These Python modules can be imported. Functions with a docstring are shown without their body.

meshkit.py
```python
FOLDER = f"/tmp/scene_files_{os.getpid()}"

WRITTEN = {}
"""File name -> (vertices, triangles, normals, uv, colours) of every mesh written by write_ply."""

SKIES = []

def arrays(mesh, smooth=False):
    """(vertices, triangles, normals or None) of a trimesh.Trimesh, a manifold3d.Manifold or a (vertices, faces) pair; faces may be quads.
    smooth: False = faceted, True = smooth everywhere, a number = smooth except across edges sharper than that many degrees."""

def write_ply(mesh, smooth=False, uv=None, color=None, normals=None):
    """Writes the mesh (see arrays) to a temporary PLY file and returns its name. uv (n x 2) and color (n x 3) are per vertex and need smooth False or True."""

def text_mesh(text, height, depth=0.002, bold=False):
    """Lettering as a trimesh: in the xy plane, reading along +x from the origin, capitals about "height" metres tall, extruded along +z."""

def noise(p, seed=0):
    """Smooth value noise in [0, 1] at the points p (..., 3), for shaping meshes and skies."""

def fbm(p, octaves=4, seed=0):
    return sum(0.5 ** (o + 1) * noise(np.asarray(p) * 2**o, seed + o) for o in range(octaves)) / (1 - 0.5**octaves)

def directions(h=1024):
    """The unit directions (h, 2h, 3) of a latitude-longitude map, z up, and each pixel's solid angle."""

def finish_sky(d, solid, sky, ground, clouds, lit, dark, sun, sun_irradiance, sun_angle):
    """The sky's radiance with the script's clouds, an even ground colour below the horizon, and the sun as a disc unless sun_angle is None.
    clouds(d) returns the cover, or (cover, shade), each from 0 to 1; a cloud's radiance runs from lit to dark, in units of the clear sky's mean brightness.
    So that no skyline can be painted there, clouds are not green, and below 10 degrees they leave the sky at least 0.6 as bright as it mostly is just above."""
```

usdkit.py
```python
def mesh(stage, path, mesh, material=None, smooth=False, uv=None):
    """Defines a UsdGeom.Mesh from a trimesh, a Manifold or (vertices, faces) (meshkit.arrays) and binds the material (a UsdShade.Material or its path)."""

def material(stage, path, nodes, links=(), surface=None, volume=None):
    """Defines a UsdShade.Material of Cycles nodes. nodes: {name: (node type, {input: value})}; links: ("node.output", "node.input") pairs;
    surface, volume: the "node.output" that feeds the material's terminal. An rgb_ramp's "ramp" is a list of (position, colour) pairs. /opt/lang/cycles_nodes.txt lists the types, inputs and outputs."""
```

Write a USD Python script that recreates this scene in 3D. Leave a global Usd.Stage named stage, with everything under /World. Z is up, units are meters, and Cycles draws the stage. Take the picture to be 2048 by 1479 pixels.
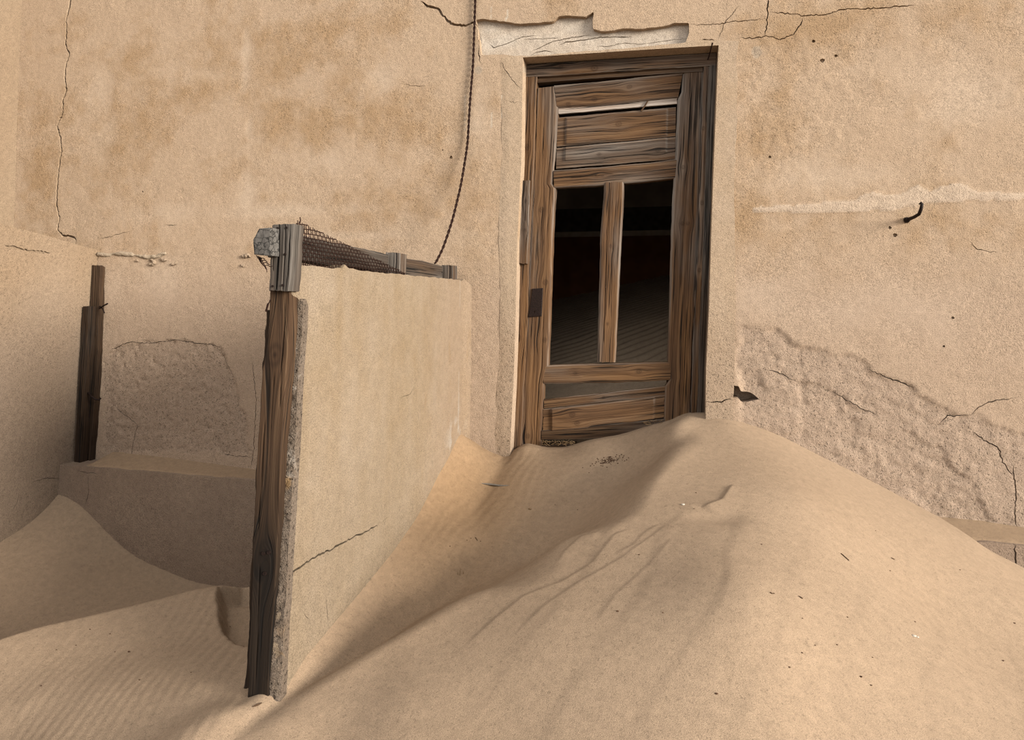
import math, random
import numpy as np, trimesh, shapely, manifold3d as m3, usdkit, meshkit
from shapely.geometry import Polygon, LineString
from scipy import ndimage
from scipy.interpolate import RBFInterpolator
from pxr import Usd, UsdGeom, UsdLux, UsdShade, Gf, Sdf, Vt

stage = Usd.Stage.CreateInMemory()
UsdGeom.SetStageUpAxis(stage, 'Z'); UsdGeom.SetStageMetersPerUnit(stage, 1.0)
UsdGeom.Xform.Define(stage, '/World'); UsdGeom.Scope.Define(stage, '/World/Looks')
T = Sdf.ValueTypeNames

# ------------------------------------------------------------------ camera, sky, sun, exposure
FPX = 1250.0; PSI = math.radians(13.5); TH = math.radians(4.0); RHO = 0.008
CX, CY = 1024.0, 520.0
C = np.array([0, -3.6, 1.3])
FW = np.array([-math.sin(PSI) * math.cos(TH), math.cos(PSI) * math.cos(TH), math.sin(TH)])
_r0 = np.array([math.cos(PSI), math.sin(PSI), 0]); _u0 = np.cross(_r0, FW)
RT = _r0 * math.cos(RHO) + _u0 * math.sin(RHO); UP = _u0 * math.cos(RHO) - _r0 * math.sin(RHO)
cam = UsdGeom.Camera.Define(stage, '/World/camera')
cam.AddTransformOp().Set(Gf.Matrix4d(*RT, 0, *UP, 0, *(-FW), 0, *C, 1))
cam.CreateHorizontalApertureAttr(36.0); cam.CreateVerticalApertureAttr(36.0 * 1479 / 2048)
cam.CreateFocalLengthAttr(FPX / 2048 * 36.0)
cam.CreateVerticalApertureOffsetAttr(-(739.5 - CY) / 2048 * 36.0)
cam.CreateClippingRangeAttr(Gf.Vec2f(0.05, 500))
cam.CreateExposureAttr(2.80)

dome = UsdLux.DomeLight.Define(stage, '/World/sky_dome')
dome.CreateColorAttr(Gf.Vec3f(1.0, 0.965, 0.92)); dome.CreateIntensityAttr(0.078)
SUN_AZ, SUN_EL = math.radians(68), math.radians(12)      # azimuth from the wall's normal towards the right
sd = np.array([math.sin(SUN_AZ) * math.cos(SUN_EL), -math.cos(SUN_AZ) * math.cos(SUN_EL), math.sin(SUN_EL)])
sun = UsdLux.DistantLight.Define(stage, '/World/sun')
sun.CreateAngleAttr(22.0); sun.CreateIntensityAttr(3.0); sun.CreateColorAttr(Gf.Vec3f(1.0, 0.905, 0.77))
_z = sd; _x = np.cross([0, 0, 1.0], _z); _x /= np.linalg.norm(_x); _y = np.cross(_z, _x)
sun.AddTransformOp().Set(Gf.Matrix4d(*_x, 0, *_y, 0, *_z, 0, 0, 0, 0, 1))

# ------------------------------------------------------------------ helpers: reading points of the place
def ray(px, py): return FW + RT * ((px - CX) / FPX) + UP * ((CY - py) / FPX)
def onY(px, py, Y=0.0): d = ray(px, py); return C + d * ((Y - C[1]) / d[1])
def onX(px, py, X): d = ray(px, py); return C + d * ((X - C[0]) / d[0])
def onZ(px, py, Z): d = ray(px, py); return C + d * ((Z - C[2]) / d[2])
fbm, noise = meshkit.fbm, meshkit.noise
def f2(a, b, sa, sb=None, seed=0, octv=4):
    sb = sa if sb is None else sb
    a, b = np.broadcast_arrays(np.asarray(a, float), np.asarray(b, float))
    return fbm(np.stack([a * sa + 31.7 + seed * 7.3, b * sb + 17.1, np.full(a.shape, seed * 1.37 + .5)], -1), octv, seed) - .5
def sstep(x, a, b): t = np.clip((x - a) / (b - a), 0, 1); return t * t * (3 - 2 * t)

_used = {}
def numbered(path):
    n = _used.get(path, -1) + 1; _used[path] = n
    return path if n == 0 else f'{path}_{n:03d}'
def meta(prim, label=None, cat=None, group=None, kind=None):
    for k, v in (('label', label), ('category', cat), ('group', group), ('kind', kind)):
        if v: prim.SetCustomDataByKey(k, v)
    return prim
def thing(name, label, cat, loc=(0, 0, 0), group=None, kind=None):
    x = UsdGeom.Xform.Define(stage, numbered('/World/' + name)); x.AddTranslateOp().Set(Gf.Vec3d(*map(float, loc)))
    meta(x.GetPrim(), label, cat, group, kind); x._loc = np.array(loc, float)
    return x
def put(name, v, f, mat, parent=None, smooth=True, prim=None, label=None, cat=None, group=None, kind=None):
    """One mesh; points in world space (moved into the parent's frame)."""
    base = '/World' if parent is None else str(parent.GetPath())
    path = numbered(base + '/' + name)
    off = np.zeros(3) if parent is None else getattr(parent, '_loc', np.zeros(3))
    m = usdkit.mesh(stage, path, (np.asarray(v, float) - off, f), MAT[mat], smooth=smooth)
    api = UsdGeom.PrimvarsAPI(m)
    for k, arr in (prim or {}).items():
        arr = np.asarray(arr, np.float32)
        if arr.ndim == 1: api.CreatePrimvar(k, T.FloatArray, 'vertex').Set(Vt.FloatArray.FromNumpy(arr))
        else: api.CreatePrimvar(k, T.Color3fArray, 'vertex').Set(Vt.Vec3fArray.FromNumpy(np.ascontiguousarray(arr)))
    meta(m.GetPrim(), label, cat, group, kind); m._loc = off
    return m
def joined(parts):
    vs, fs, n = [], [], 0
    for v, f in parts:
        vs.append(np.asarray(v, float)); fs.append(np.asarray(f, int) + n); n += len(v)
    return np.vstack(vs), np.vstack(fs)
def gridf(n, m):
    i, j = np.meshgrid(np.arange(n - 1), np.arange(m - 1), indexing='ij'); a = (i * m + j).ravel()
    return np.vstack([np.stack([a, a + m, a + m + 1], 1), np.stack([a, a + m + 1, a + 1], 1)])

# ------------------------------------------------------------------ materials
MAT = {}; ALB = .5
def mk(name, nodes, links, surface='p.BSDF'): MAT[name] = usdkit.material(stage, '/World/Looks/' + name, nodes, links, surface)
def plaster(name, grain=215, speck=300, bump=1.15, amp=(.68, 1.30), rough=.95, const=None):
    nodes = {'geo': ('geometry', {}), 'tint': ('attribute', {'attribute': 'tint'}), 'rgh': ('attribute', {'attribute': 'rough'}),
             'n1': ('noise_texture', {'scale': grain, 'detail': 3, 'roughness': .6}),
             'n2': ('noise_texture', {'scale': speck, 'detail': 1}),
             'n3': ('noise_texture', {'scale': 34, 'detail': 4, 'roughness': .65}),
             'r1': ('map_range', {'from_min': .3, 'from_max': .7, 'to_min': amp[0] * ALB, 'to_max': amp[1] * ALB}),
             'r3': ('map_range', {'from_min': .3, 'from_max': .7, 'to_min': .9, 'to_max': 1.1}),
             'n4': ('noise_texture', {'scale': 95, 'detail': 2}), 'r4': ('map_range', {'from_min': .30, 'from_max': .40, 'to_min': .45, 'to_max': 0, 'clamp': True}), 'rs': ('map_range', {'from_min': .35, 'from_max': 1.3, 'to_min': .15, 'to_max': 1, 'clamp': True}),  # colour darkened in the bump-only pits, standing in for their occlusion
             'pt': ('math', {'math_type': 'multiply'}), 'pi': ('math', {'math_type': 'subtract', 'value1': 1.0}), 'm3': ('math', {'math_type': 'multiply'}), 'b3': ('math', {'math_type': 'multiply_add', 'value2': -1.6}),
             'r2': ('map_range', {'from_min': .30, 'from_max': .375, 'to_min': .5, 'to_max': 1.0, 'clamp': True}),
             'm1': ('math', {'math_type': 'multiply'}), 'm2': ('math', {'math_type': 'multiply'}),
             'c': ('vector_math', {'math_type': 'scale'}),
             'b1': ('math', {'math_type': 'multiply_add', 'value2': .8}), 'b2': ('math', {'math_type': 'multiply'}),
             'bump': ('bump', {'strength': .9, 'distance': .006 * bump}),
             'p': ('principled_bsdf', {'roughness': rough, 'specular_ior_level': .15})}
    links = [('geo.position', 'n1.vector'), ('geo.position', 'n2.vector'), ('geo.position', 'n3.vector'), ('n1.fac', 'r1.value'), ('n2.fac', 'r2.value'), ('n3.fac', 'r3.value'),
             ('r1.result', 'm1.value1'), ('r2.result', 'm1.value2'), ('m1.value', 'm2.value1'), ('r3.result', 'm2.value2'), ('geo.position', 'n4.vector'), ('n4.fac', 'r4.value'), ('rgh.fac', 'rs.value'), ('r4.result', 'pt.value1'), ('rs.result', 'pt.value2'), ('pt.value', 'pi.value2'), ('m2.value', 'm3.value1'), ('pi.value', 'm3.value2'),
             ('tint.color', 'c.vector1'), ('m3.value', 'c.scale'), ('c.vector', 'p.base_color'),
             ('n1.fac', 'b1.value1'), ('n3.fac', 'b1.value3'), ('pt.value', 'b3.value1'), ('b1.value', 'b3.value3'), ('b3.value', 'b2.value1'), ('rgh.fac', 'b2.value2'), ('b2.value', 'bump.height'), ('bump.normal', 'p.normal')]
    mk(name, nodes, links)
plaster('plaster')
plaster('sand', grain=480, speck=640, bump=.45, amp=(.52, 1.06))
WB = .48
def wood(name):
    nodes = {'g': ('attribute', {'attribute': 'grain'}), 't': ('attribute', {'attribute': 'tone'}), 'k': ('attribute', {'attribute': 'knot'}), 'ts': ('separate_xyz', {}),
             'ma': ('mapping', {'scale': (3.0, 310, 1)}), 'mb': ('mapping', {'scale': (.7, 60, 1)}), 'mc': ('mapping', {'scale': (1.6, 9, 1)}), 'md': ('mapping', {'scale': (2.2, 85, 1)}),
             'na': ('noise_texture', {'scale': 1, 'detail': 4, 'roughness': .65}), 'nb': ('noise_texture', {'scale': 1, 'detail': 4, 'roughness': .6, 'distortion': .15}),
             'nc': ('noise_texture', {'scale': 1, 'detail': 4}), 'nd': ('noise_texture', {'scale': 1, 'detail': 2}),
             'mix': ('mix_float', {'fac': .55}),
             'brown': ('rgb_ramp', {'ramp': [(0, (.02, .011, .006)), (.37, (.058, .031, .016)), (.5, (.155, .085, .045)), (.61, (.265, .165, .095)), (1, (.40, .29, .19))]}),
             'grey': ('rgb_ramp', {'ramp': [(0, (.05, .043, .038)), (.38, (.12, .102, .09)), (.51, (.245, .215, .19)), (.64, (.40, .362, .33)), (1, (.5, .46, .43))]}),
             'orange': ('rgb_ramp', {'ramp': [(0, (.03, .013, .006)), (.42, (.11, .052, .02)), (.54, (.28, .145, .058)), (1, (.40, .235, .11))]}),
             'gsh': ('math', {'math_type': 'multiply_add', 'value2': 2.6, 'value3': -1.3}), 'gw': ('math', {'math_type': 'add', 'use_clamp': True}),
             'osh': ('math', {'math_type': 'multiply_add', 'value2': -2.8, 'value3': 1.42}), 'ow': ('math', {'math_type': 'add', 'use_clamp': True}),
             'x1': ('mix', {'use_clamp': True}), 'x2': ('mix', {'use_clamp': True}), 'x3': ('mix', {'color2': (.028, .012, .006)}),
             'ck': ('map_range', {'from_min': .31, 'from_max': .41, 'to_min': .14, 'to_max': 1, 'clamp': True}),
             'br0': ('math', {'math_type': 'multiply', 'value2': WB}), 'br': ('math', {'math_type': 'multiply'}), 'c': ('vector_math', {'math_type': 'scale'}), 'kk': ('math', {'math_type': 'multiply', 'value2': .92, 'use_clamp': True}),
             'h1': ('math', {'math_type': 'multiply_add', 'value2': .5}), 'bump': ('bump', {'strength': 1.0, 'distance': .006}),
             'p': ('principled_bsdf', {'roughness': .88, 'specular_ior_level': .2})}
    links = [('g.vector', f'{m}.vector') for m in ('ma', 'mb', 'mc', 'md')] + [(f'm{a}.vector', f'n{a}.vector') for a in 'abcd'] + [
        ('na.fac', 'mix.b'), ('nb.fac', 'mix.a'), ('mix.result', 'brown.fac'), ('mix.result', 'grey.fac'), ('mix.result', 'orange.fac'),
        ('t.vector', 'ts.vector'), ('nc.fac', 'gsh.value1'), ('gsh.value', 'gw.value1'), ('ts.y', 'gw.value2'), ('nc.fac', 'osh.value1'), ('osh.value', 'ow.value1'), ('ts.x', 'ow.value2'),
        ('brown.color', 'x1.color1'), ('orange.color', 'x1.color2'), ('ow.value', 'x1.fac'), ('x1.color', 'x2.color1'), ('grey.color', 'x2.color2'), ('gw.value', 'x2.fac'),
        ('k.fac', 'kk.value1'), ('kk.value', 'x3.fac'), ('x2.color', 'x3.color1'),
        ('nd.fac', 'ck.value'), ('ck.result', 'br0.value1'), ('br0.value', 'br.value1'), ('ts.z', 'br.value2'), ('x3.color', 'c.vector1'), ('br.value', 'c.scale'), ('c.vector', 'p.base_color'),
        ('mix.result', 'h1.value1'), ('ck.result', 'h1.value3'), ('h1.value', 'bump.height'), ('bump.normal', 'p.normal')]
    mk(name, nodes, links)
wood('weathered_wood')
mk('end_grain', {'geo': ('geometry', {}), 'v': ('voronoi_texture', {'feature': 'distance_to_edge', 'scale': 48, 'randomness': .85}), 'n': ('noise_texture', {'scale': 60, 'detail': 3}),
                 'vm': ('mix', {'fac': .02}), 'r': ('map_range', {'from_min': .0, 'from_max': .05, 'to_min': .10, 'to_max': 1, 'clamp': True}),
                 'ramp': ('rgb_ramp', {'ramp': [(.3, (.04, .037, .034)), (.7, (.088, .082, .077))]}), 'c': ('vector_math', {'math_type': 'scale'}),
                 'bump': ('bump', {'strength': 1, 'distance': .004}), 'p': ('principled_bsdf', {'roughness': .9})},
   [('geo.position', 'vm.color1'), ('n.color', 'vm.color2'), ('vm.color', 'v.vector'), ('geo.position', 'n.vector'), ('v.distance', 'r.value'), ('n.fac', 'ramp.fac'), ('ramp.color', 'c.vector1'), ('r.result', 'c.scale'),
    ('c.vector', 'p.base_color'), ('r.result', 'bump.height'), ('bump.normal', 'p.normal')])
def simple(name, c1, c2, scale, rough=.7, metal=0., bump=.002):
    mk(name, {'geo': ('geometry', {}), 'n': ('noise_texture', {'scale': scale, 'detail': 4}), 'r': ('rgb_ramp', {'ramp': [(.35, c1), (.65, c2)]}),
              'bump': ('bump', {'strength': .6, 'distance': bump}), 'p': ('principled_bsdf', {'roughness': rough, 'metallic': metal, 'specular_ior_level': .12})},
       [('geo.position', 'n.vector'), ('n.fac', 'r.fac'), ('r.color', 'p.base_color'), ('n.fac', 'bump.height'), ('bump.normal', 'p.normal')])
simple('rust', (.009, .0042, .0032), (.026, .0115, .0078), 240, .8)
simple('dark_iron', (.006, .0035, .003), (.015, .0085, .007), 160, .6)
simple('twig', (0.0300, 0.0180, 0.0108), (0.0840, 0.0510, 0.0300), 200, .9)
simple('straw', (.13, .085, .045), (.20, .135, .075), 200, .9)
simple('grey_chip', (0.1140, 0.1020, 0.0900), (0.1800, 0.1620, 0.1440), 260, .9)
simple('shell', (.34, .30, .25), (.42, .38, .33), 200, .6)
simple('seed', (.03, .016, .01), (.09, .05, .03), 300, .9)
simple('room_brown', (.15, .055, .025), (.21, .085, .04), 5, .9)
simple('room_grey', (.30, .27, .24), (.42, .38, .34), 4, .9)
simple('room_dark', (.07, .06, .052), (.12, .105, .09), 14, .9)
simple('room_line', (.5, .45, .4), (.6, .55, .5), 12, .9)

# ------------------------------------------------------------------ plaster slabs with relief, cut and cracked
def frame_solid(m, kind, depth0=0.0):
    """(u, v, d) solid -> world. kind 'Y': u=X v=Z d=+Y (into the wall); 'X': u=Y v=Z d=-X."""
    if kind == 'Y': return m.transform(np.array([[1, 0, 0, 0], [0, 0, 1, depth0], [0, 1, 0, 0]], float))
    return m
def cross(poly):
    polys = [poly] if poly.geom_type == 'Polygon' else [g for g in poly.geoms if g.geom_type == 'Polygon']
    rings = []
    for p in polys:
        rings.append(np.array(p.exterior.coords)[:-1]); rings += [np.array(r.coords)[:-1] for r in p.interiors]
    return m3.CrossSection(rings, m3.FillRule.EvenOdd)
def prism(poly, d0, d1): return m3.Manifold.extrude(cross(poly), d1 - d0).translate((0, 0, d0))
def field_block(bounds, res, h, depth):
    """Closed block in (u, v, d): front d = -h(u, v), back d = depth."""
    u0, v0, u1, v1 = bounds
    n, m = int((u1 - u0) / res) + 2, int((v1 - v0) / res) + 2
    u, v = np.meshgrid(np.linspace(u0, u1, n), np.linspace(v0, v1, m), indexing='ij')
    P = np.stack([u, v, -h(u, v)], -1).reshape(-1, 3)
    F = gridf(n, m)                     # normal +d ... flip so that it looks to -d
    idx = np.arange(n * m).reshape(n, m)
    ring = np.concatenate([idx[:-1, 0], idx[-1, :-1], idx[:0:-1, -1], idx[0, :0:-1]])
    k = len(ring); B = P[ring].copy(); B[:, 2] = depth
    c = np.array([[(u0 + u1) / 2, (v0 + v1) / 2, depth]])
    V = np.vstack([P, B, c]); nb = n * m; r2 = nb + np.arange(k); nx = np.roll(np.arange(k), -1)
    S = np.vstack([np.stack([ring, r2, ring[nx]], 1), np.stack([ring[nx], r2, r2[nx]], 1)])
    Bk = np.stack([r2, np.full(k, nb + k), r2[nx]], 1)
    F = F[:, ::-1]
    allf = np.vstack([F, S[:, ::-1], Bk[:, ::-1]])
    mm = m3.Manifold(m3.Mesh(V.astype(np.float32), allf.astype(np.uint32)))
    if mm.status() != m3.Error.NoError or mm.volume() < 0:
        mm = m3.Manifold(m3.Mesh(V.astype(np.float32), allf[:, ::-1].astype(np.uint32)))
    return mm
def crack(pts, w=.008, jit=.004, seed=0, step=.012, taper=True):
    """A jagged crack as a polygon in (u, v)."""
    ls = LineString(pts); L = ls.length; n = max(4, int(L / step))
    s = np.linspace(0, L, n); p = np.array([ls.interpolate(x).coords[0] for x in s])
    t = np.gradient(p, axis=0); t /= np.linalg.norm(t, axis=1, keepdims=True) + 1e-9; nn = np.stack([-t[:, 1], t[:, 0]], 1)
    rs = np.random.RandomState(seed + 5)
    off = (rs.rand(n) - .5) * 2 * jit; off = off + ndimage.gaussian_filter1d(rs.randn(n), 3) * jit * 1.6
    ww = w * (.45 + 1.1 * np.clip(ndimage.gaussian_filter1d(rs.rand(n), 1.2), 0, 1))
    if taper: ww *= np.clip(np.minimum(np.arange(n) + .4, np.arange(n)[::-1] + .4) / 4, 0, 1)
    a, b = p + nn * (off + ww / 2)[:, None], p + nn * (off - ww / 2)[:, None]
    return Polygon(np.vstack([a, b[::-1]])).buffer(0)
def slab(name, poly, plane, origin, res, h, depth, look, cracks=(), mat='plaster', parent=None, base=None, **kw):
    """poly in (u, v). origin: the plane's world offset. look(u, v) -> (tint, rough)."""
    b = poly.bounds; pad = .02
    blk = field_block((b[0] - pad, b[1] - pad, b[2] + pad, b[3] + pad), res, h, depth)
    solid = blk ^ prism(poly, -.3, depth - .001)
    for cp, dep in cracks:
        if not cp.is_empty: solid = solid - prism(cp, -.3, dep)
    me = solid.to_mesh(); V = np.array(me.vert_properties[:, :3], float); Fc = np.array(me.tri_verts, int)
    # split the front from what was cut, so each is smooth on its own
    nrm = np.cross(V[Fc[:, 1]] - V[Fc[:, 0]], V[Fc[:, 2]] - V[Fc[:, 0]]); nrm /= np.linalg.norm(nrm, axis=1, keepdims=True) + 1e-12
    ang = nrm[:, 2] < -.25
    outv, outf, k = [], [], 0
    for sel, sm in ((ang, True), (~ang, False)):
        F2 = Fc[sel]
        if not len(F2): continue
        if sm:
            uq, inv = np.unique(F2, return_inverse=True); outv.append(V[uq]); outf.append(inv.reshape(-1, 3) + k); k += len(uq)
        else:
            outv.append(V[F2].reshape(-1, 3)); outf.append(np.arange(len(F2) * 3).reshape(-1, 3) + k); k += len(F2) * 3
    V, Fc = np.vstack(outv), np.vstack(outf)
    tint, rough = look(V[:, 0], V[:, 1])
    if plane == 'Y': W = np.stack([V[:, 0], V[:, 2] + origin, V[:, 1]], 1); Fc = Fc[:, ::-1]
    else: W = np.stack([origin - V[:, 2], V[:, 0], V[:, 1]], 1)
    vol = np.einsum('ij,ij->i', W[Fc[:, 0]], np.cross(W[Fc[:, 1]], W[Fc[:, 2]])).sum()
    if vol < 0: Fc = Fc[:, ::-1]
    if base is not None: W = base(W)
    return put(name, W, Fc, mat, parent, prim={'tint': tint, 'rough': rough}, **kw)
def raster(poly, u0, v0, u1, v1, res=.012):
    """Signed distance (inside positive) of a polygon or line set, looked up at any (u, v)."""
    U = np.arange(u0, u1, res); Vv = np.arange(v0, v1, res); uu, vv = np.meshgrid(U, Vv, indexing='ij')
    inside = shapely.contains_xy(poly, uu, vv)
    sdf = (ndimage.distance_transform_edt(inside) - ndimage.distance_transform_edt(~inside)) * res
    return lambda u, v: ndimage.map_coordinates(sdf, [(np.asarray(u) - u0) / res, (np.asarray(v) - v0) / res], order=1, mode='nearest')
def WY(*pts, Y=0.0): return [tuple(onY(a, b, Y)[[0, 2]]) for a, b in pts]
def jag(pts, amp, seed, step=.02, closed=True):
    ls = LineString(list(pts) + ([pts[0]] if closed else [])); n = int(ls.length / step)
    p = np.array([ls.interpolate(x).coords[0] for x in np.linspace(0, ls.length, n, endpoint=not closed)])
    rs = np.random.RandomState(seed); d = rs.randn(n, 2); d = ndimage.gaussian_filter1d(d, 1.0, axis=0, mode='wrap' if closed else 'nearest') * amp
    return p + d

# ------------------------------------------------------------------ the facade
OCHRE, BEIGE, PINK, PALE = np.array([.56, .385, .235]), np.array([.605, .455, .325]), np.array([.54, .415, .325]), np.array([.68, .55, .43])
GX0, GZ0, GX1, GZ1 = -5.25, -.7, 2.7, 3.85
bd = (GX0 - .1, GZ0 - .1, GX1 + .1, GZ1 + .1)
ero_right = raster(Polygon(jag(WY((1478, 640), (1553, 657), (1602, 690), (1667, 712), (1716, 716), (1736, 738), (1789, 759), (1829, 775), (1850, 799), (1947, 830), (2000, 850), (2120, 900), (2120, 1200), (1478, 1200)), .02, 1)), *bd)
ero_band = raster(Polygon(jag(WY((1478, 735), (1529, 738), (1594, 763), (1634, 769), (1667, 783), (1700, 803), (1732, 820), (1805, 860), (1880, 900), (1940, 960), (1990, 1040), (1478, 1200)), .018, 2)), *bd)
ero_top = raster(Polygon(jag(WY((1478, 100), (1560, 75), (1680, 60), (1760, 110), (1780, 210), (1700, 290), (1600, 330), (1478, 380)), .05, 3)), *bd)
ero_left = raster(Polygon(jag(WY((206, 720), (219, 701), (255, 685), (310, 685), (350, 679), (402, 686), (440, 692), (453, 723), (467, 756), (490, 830), (500, 905), (205, 905), (205, 720)), .02, 4)), *bd)
smear = raster(Polygon(jag(WY((1505, 415), (1560, 412), (1640, 408), (1720, 398), (1745, 385), (1790, 392), (1830, 372), (1860, 380), (1910, 368), (1960, 385), (2060, 384), (2060, 400), (1960, 402), (1860, 402), (1800, 418), (1700, 424), (1600, 424), (1505, 425)), .01, 5)), *bd)
ochre_blobs = [(290, 230, 170, 150), (360, 170, 150, 70), (620, 110, 120, 60), (700, 220, 150, 80), (560, 250, 90, 60), (800, 240, 60, 90), (860, 400, 120, 50), (640, 60, 170, 40), (260, 120, 160, 60), (90, 300, 60, 160),
               (1540, 230, 90, 120), (1600, 60, 160, 40), (1500, 430, 60, 60), (1980, 730, 60, 60), (1900, 460, 120, 40), (1650, 905, 40, 14), (1930, 1040, 80, 20), (940, 640, 40, 120), (1960, 30, 90, 40)]
pale_blobs = [(200, 170, 40, 110), (210, 260, 50, 60), (492, 110, 14, 100), (500, 250, 12, 40), (495, 390, 20, 60), (640, 320, 90, 40), (760, 160, 60, 40), (400, 150, 70, 30), (340, 420, 150, 30), (1650, 350, 120, 40), (1900, 200, 150, 80), (1720, 620, 160, 60),
              (1560, 600, 120, 60), (960, 210, 30, 60), (620, 420, 240, 18), (700, 470, 200, 14), (300, 560, 120, 60)]
def blobs(x, z, lst):
    o = np.zeros(np.shape(x))
    for px, py, rx, ry in lst:
        c = onY(px, py, 0); k = 1 / 345.
        o = np.maximum(o, np.exp(-(((x - c[0]) / (rx * k)) ** 2 + ((z - c[2]) / (ry * k)) ** 2)))
    return o
def facade_h(x, z):
    h = .010 * f2(x, z, 1.6, seed=3) + .005 * f2(x, z, 9, seed=4) + .0022 * f2(x, z, 45, seed=5, octv=2)
    er = sstep(ero_right(x, z), -.015, .03); eb = sstep(ero_band(x, z), -.008, .012); et = sstep(ero_top(x, z), -.08, .1); el = sstep(ero_left(x, z), -.006, .012)
    rid = np.abs(f2(x + .25 * f2(x, z, 5, seed=9), z * 1.6 + x * .7, 7, seed=8))
    h = h - er * .008 - eb * .007 * sstep(f2(x, z, 7, seed=13), -.12, .06) - el * .006 - et * .003
    h = h + (er * .010 + el * .010 + et * .008) * f2(x, z, 30, seed=6) + (er + .6 * el) * .008 * (f2(x + z * .6, z * 1.7, 8, seed=12)) - er * .006 * np.clip(.05 - rid, 0, 1) * 10
    h = h - (er * .5 + el) * .006 * sstep(f2(x, z, 34, seed=14), .10, .2)
    h = h + sstep(smear(x, z), -.008, .012) * .004
    return h
def facade_look(x, z):
    oc = np.clip(blobs(x, z, ochre_blobs) * .75 + 2.1 * f2(x, z, 3.6, seed=21) + 1.8 * f2(x, z, 13, seed=22) - .05, 0, 1)
    pa = np.clip(blobs(x, z, pale_blobs) * 1.0 + 1.3 * f2(x, z, 5.0, seed=23) - .18, 0, 1)
    low = sstep(z, 1.75, 1.25)
    er = sstep(ero_right(x, z), -.03, .05); el = sstep(ero_left(x, z), -.03, .03)
    oc = oc * (1 - .75 * low) * (1 - .7 * er)
    t = BEIGE + (OCHRE * .93 - BEIGE) * oc[:, None]
    t = t + (PALE - t) * (.55 * pa)[:, None]
    t = t + (PINK - t) * np.clip(.45 * low + .34 * er + .22 * el, 0, .9)[:, None]
    t = t + (np.array([.70, .56, .435]) - t) * (.92 * sstep(smear(x, z), -.01, .006))[:, None]
    # thin white runs from above the lintel
    for px, y0, y1, s in ((1005, 190, 235, 1), (984, 220, 260, .7), (1010, 280, 390, .8), (1024, 350, 400, .8), (1008, 60, 110, .5), (1014, 18, 42, .9), (983, 14, 38, .6), (930, 190, 260, .4)):
        a = onY(px, y0, 0); b = onY(px, y1, 0); w = .0045 + .002 * f2(z * 0, z, 20, seed=31)
        on = (np.abs(x - a[0] - .012 * f2(x * 0, z, 6, seed=33)) < w) & (z < a[2]) & (z > b[2])
        t = np.where((on & (f2(x, z, 60, seed=34) > -.1))[:, None], t + (np.array([.75, .68, .58]) - t) * s * .8, t)
    for px, py, rx, ry in ((957, 141, 8, 8), (1513, 104, 9, 13), (1030, 138, 20, 13), (1021, 168, 8, 20)):
        c = onY(px, py, 0); k = sstep(((x - c[0]) * 345 / rx) ** 2 + ((z - c[2]) * 345 / ry) ** 2 + 1.2 * f2(x, z, 40, seed=35), 1.1, .8)
        t = t + (np.array([.53, .43, .33]) - t) * (.9 * k)[:, None]
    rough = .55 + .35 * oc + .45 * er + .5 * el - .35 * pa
    return t, np.clip(rough, .2, 1.6)
opening = Polygon(WY((1046, 115), (1437, 91), (1432, 215), (1427.5, 323), (1422, 480), (1418, 615), (1412, 740), (1409, 1080), (1013, 1080), (1020, 901), (1026.6, 771), (1031, 646), (1033.5, 528), (1034.5, 480), (1042.7, 323)))
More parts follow.
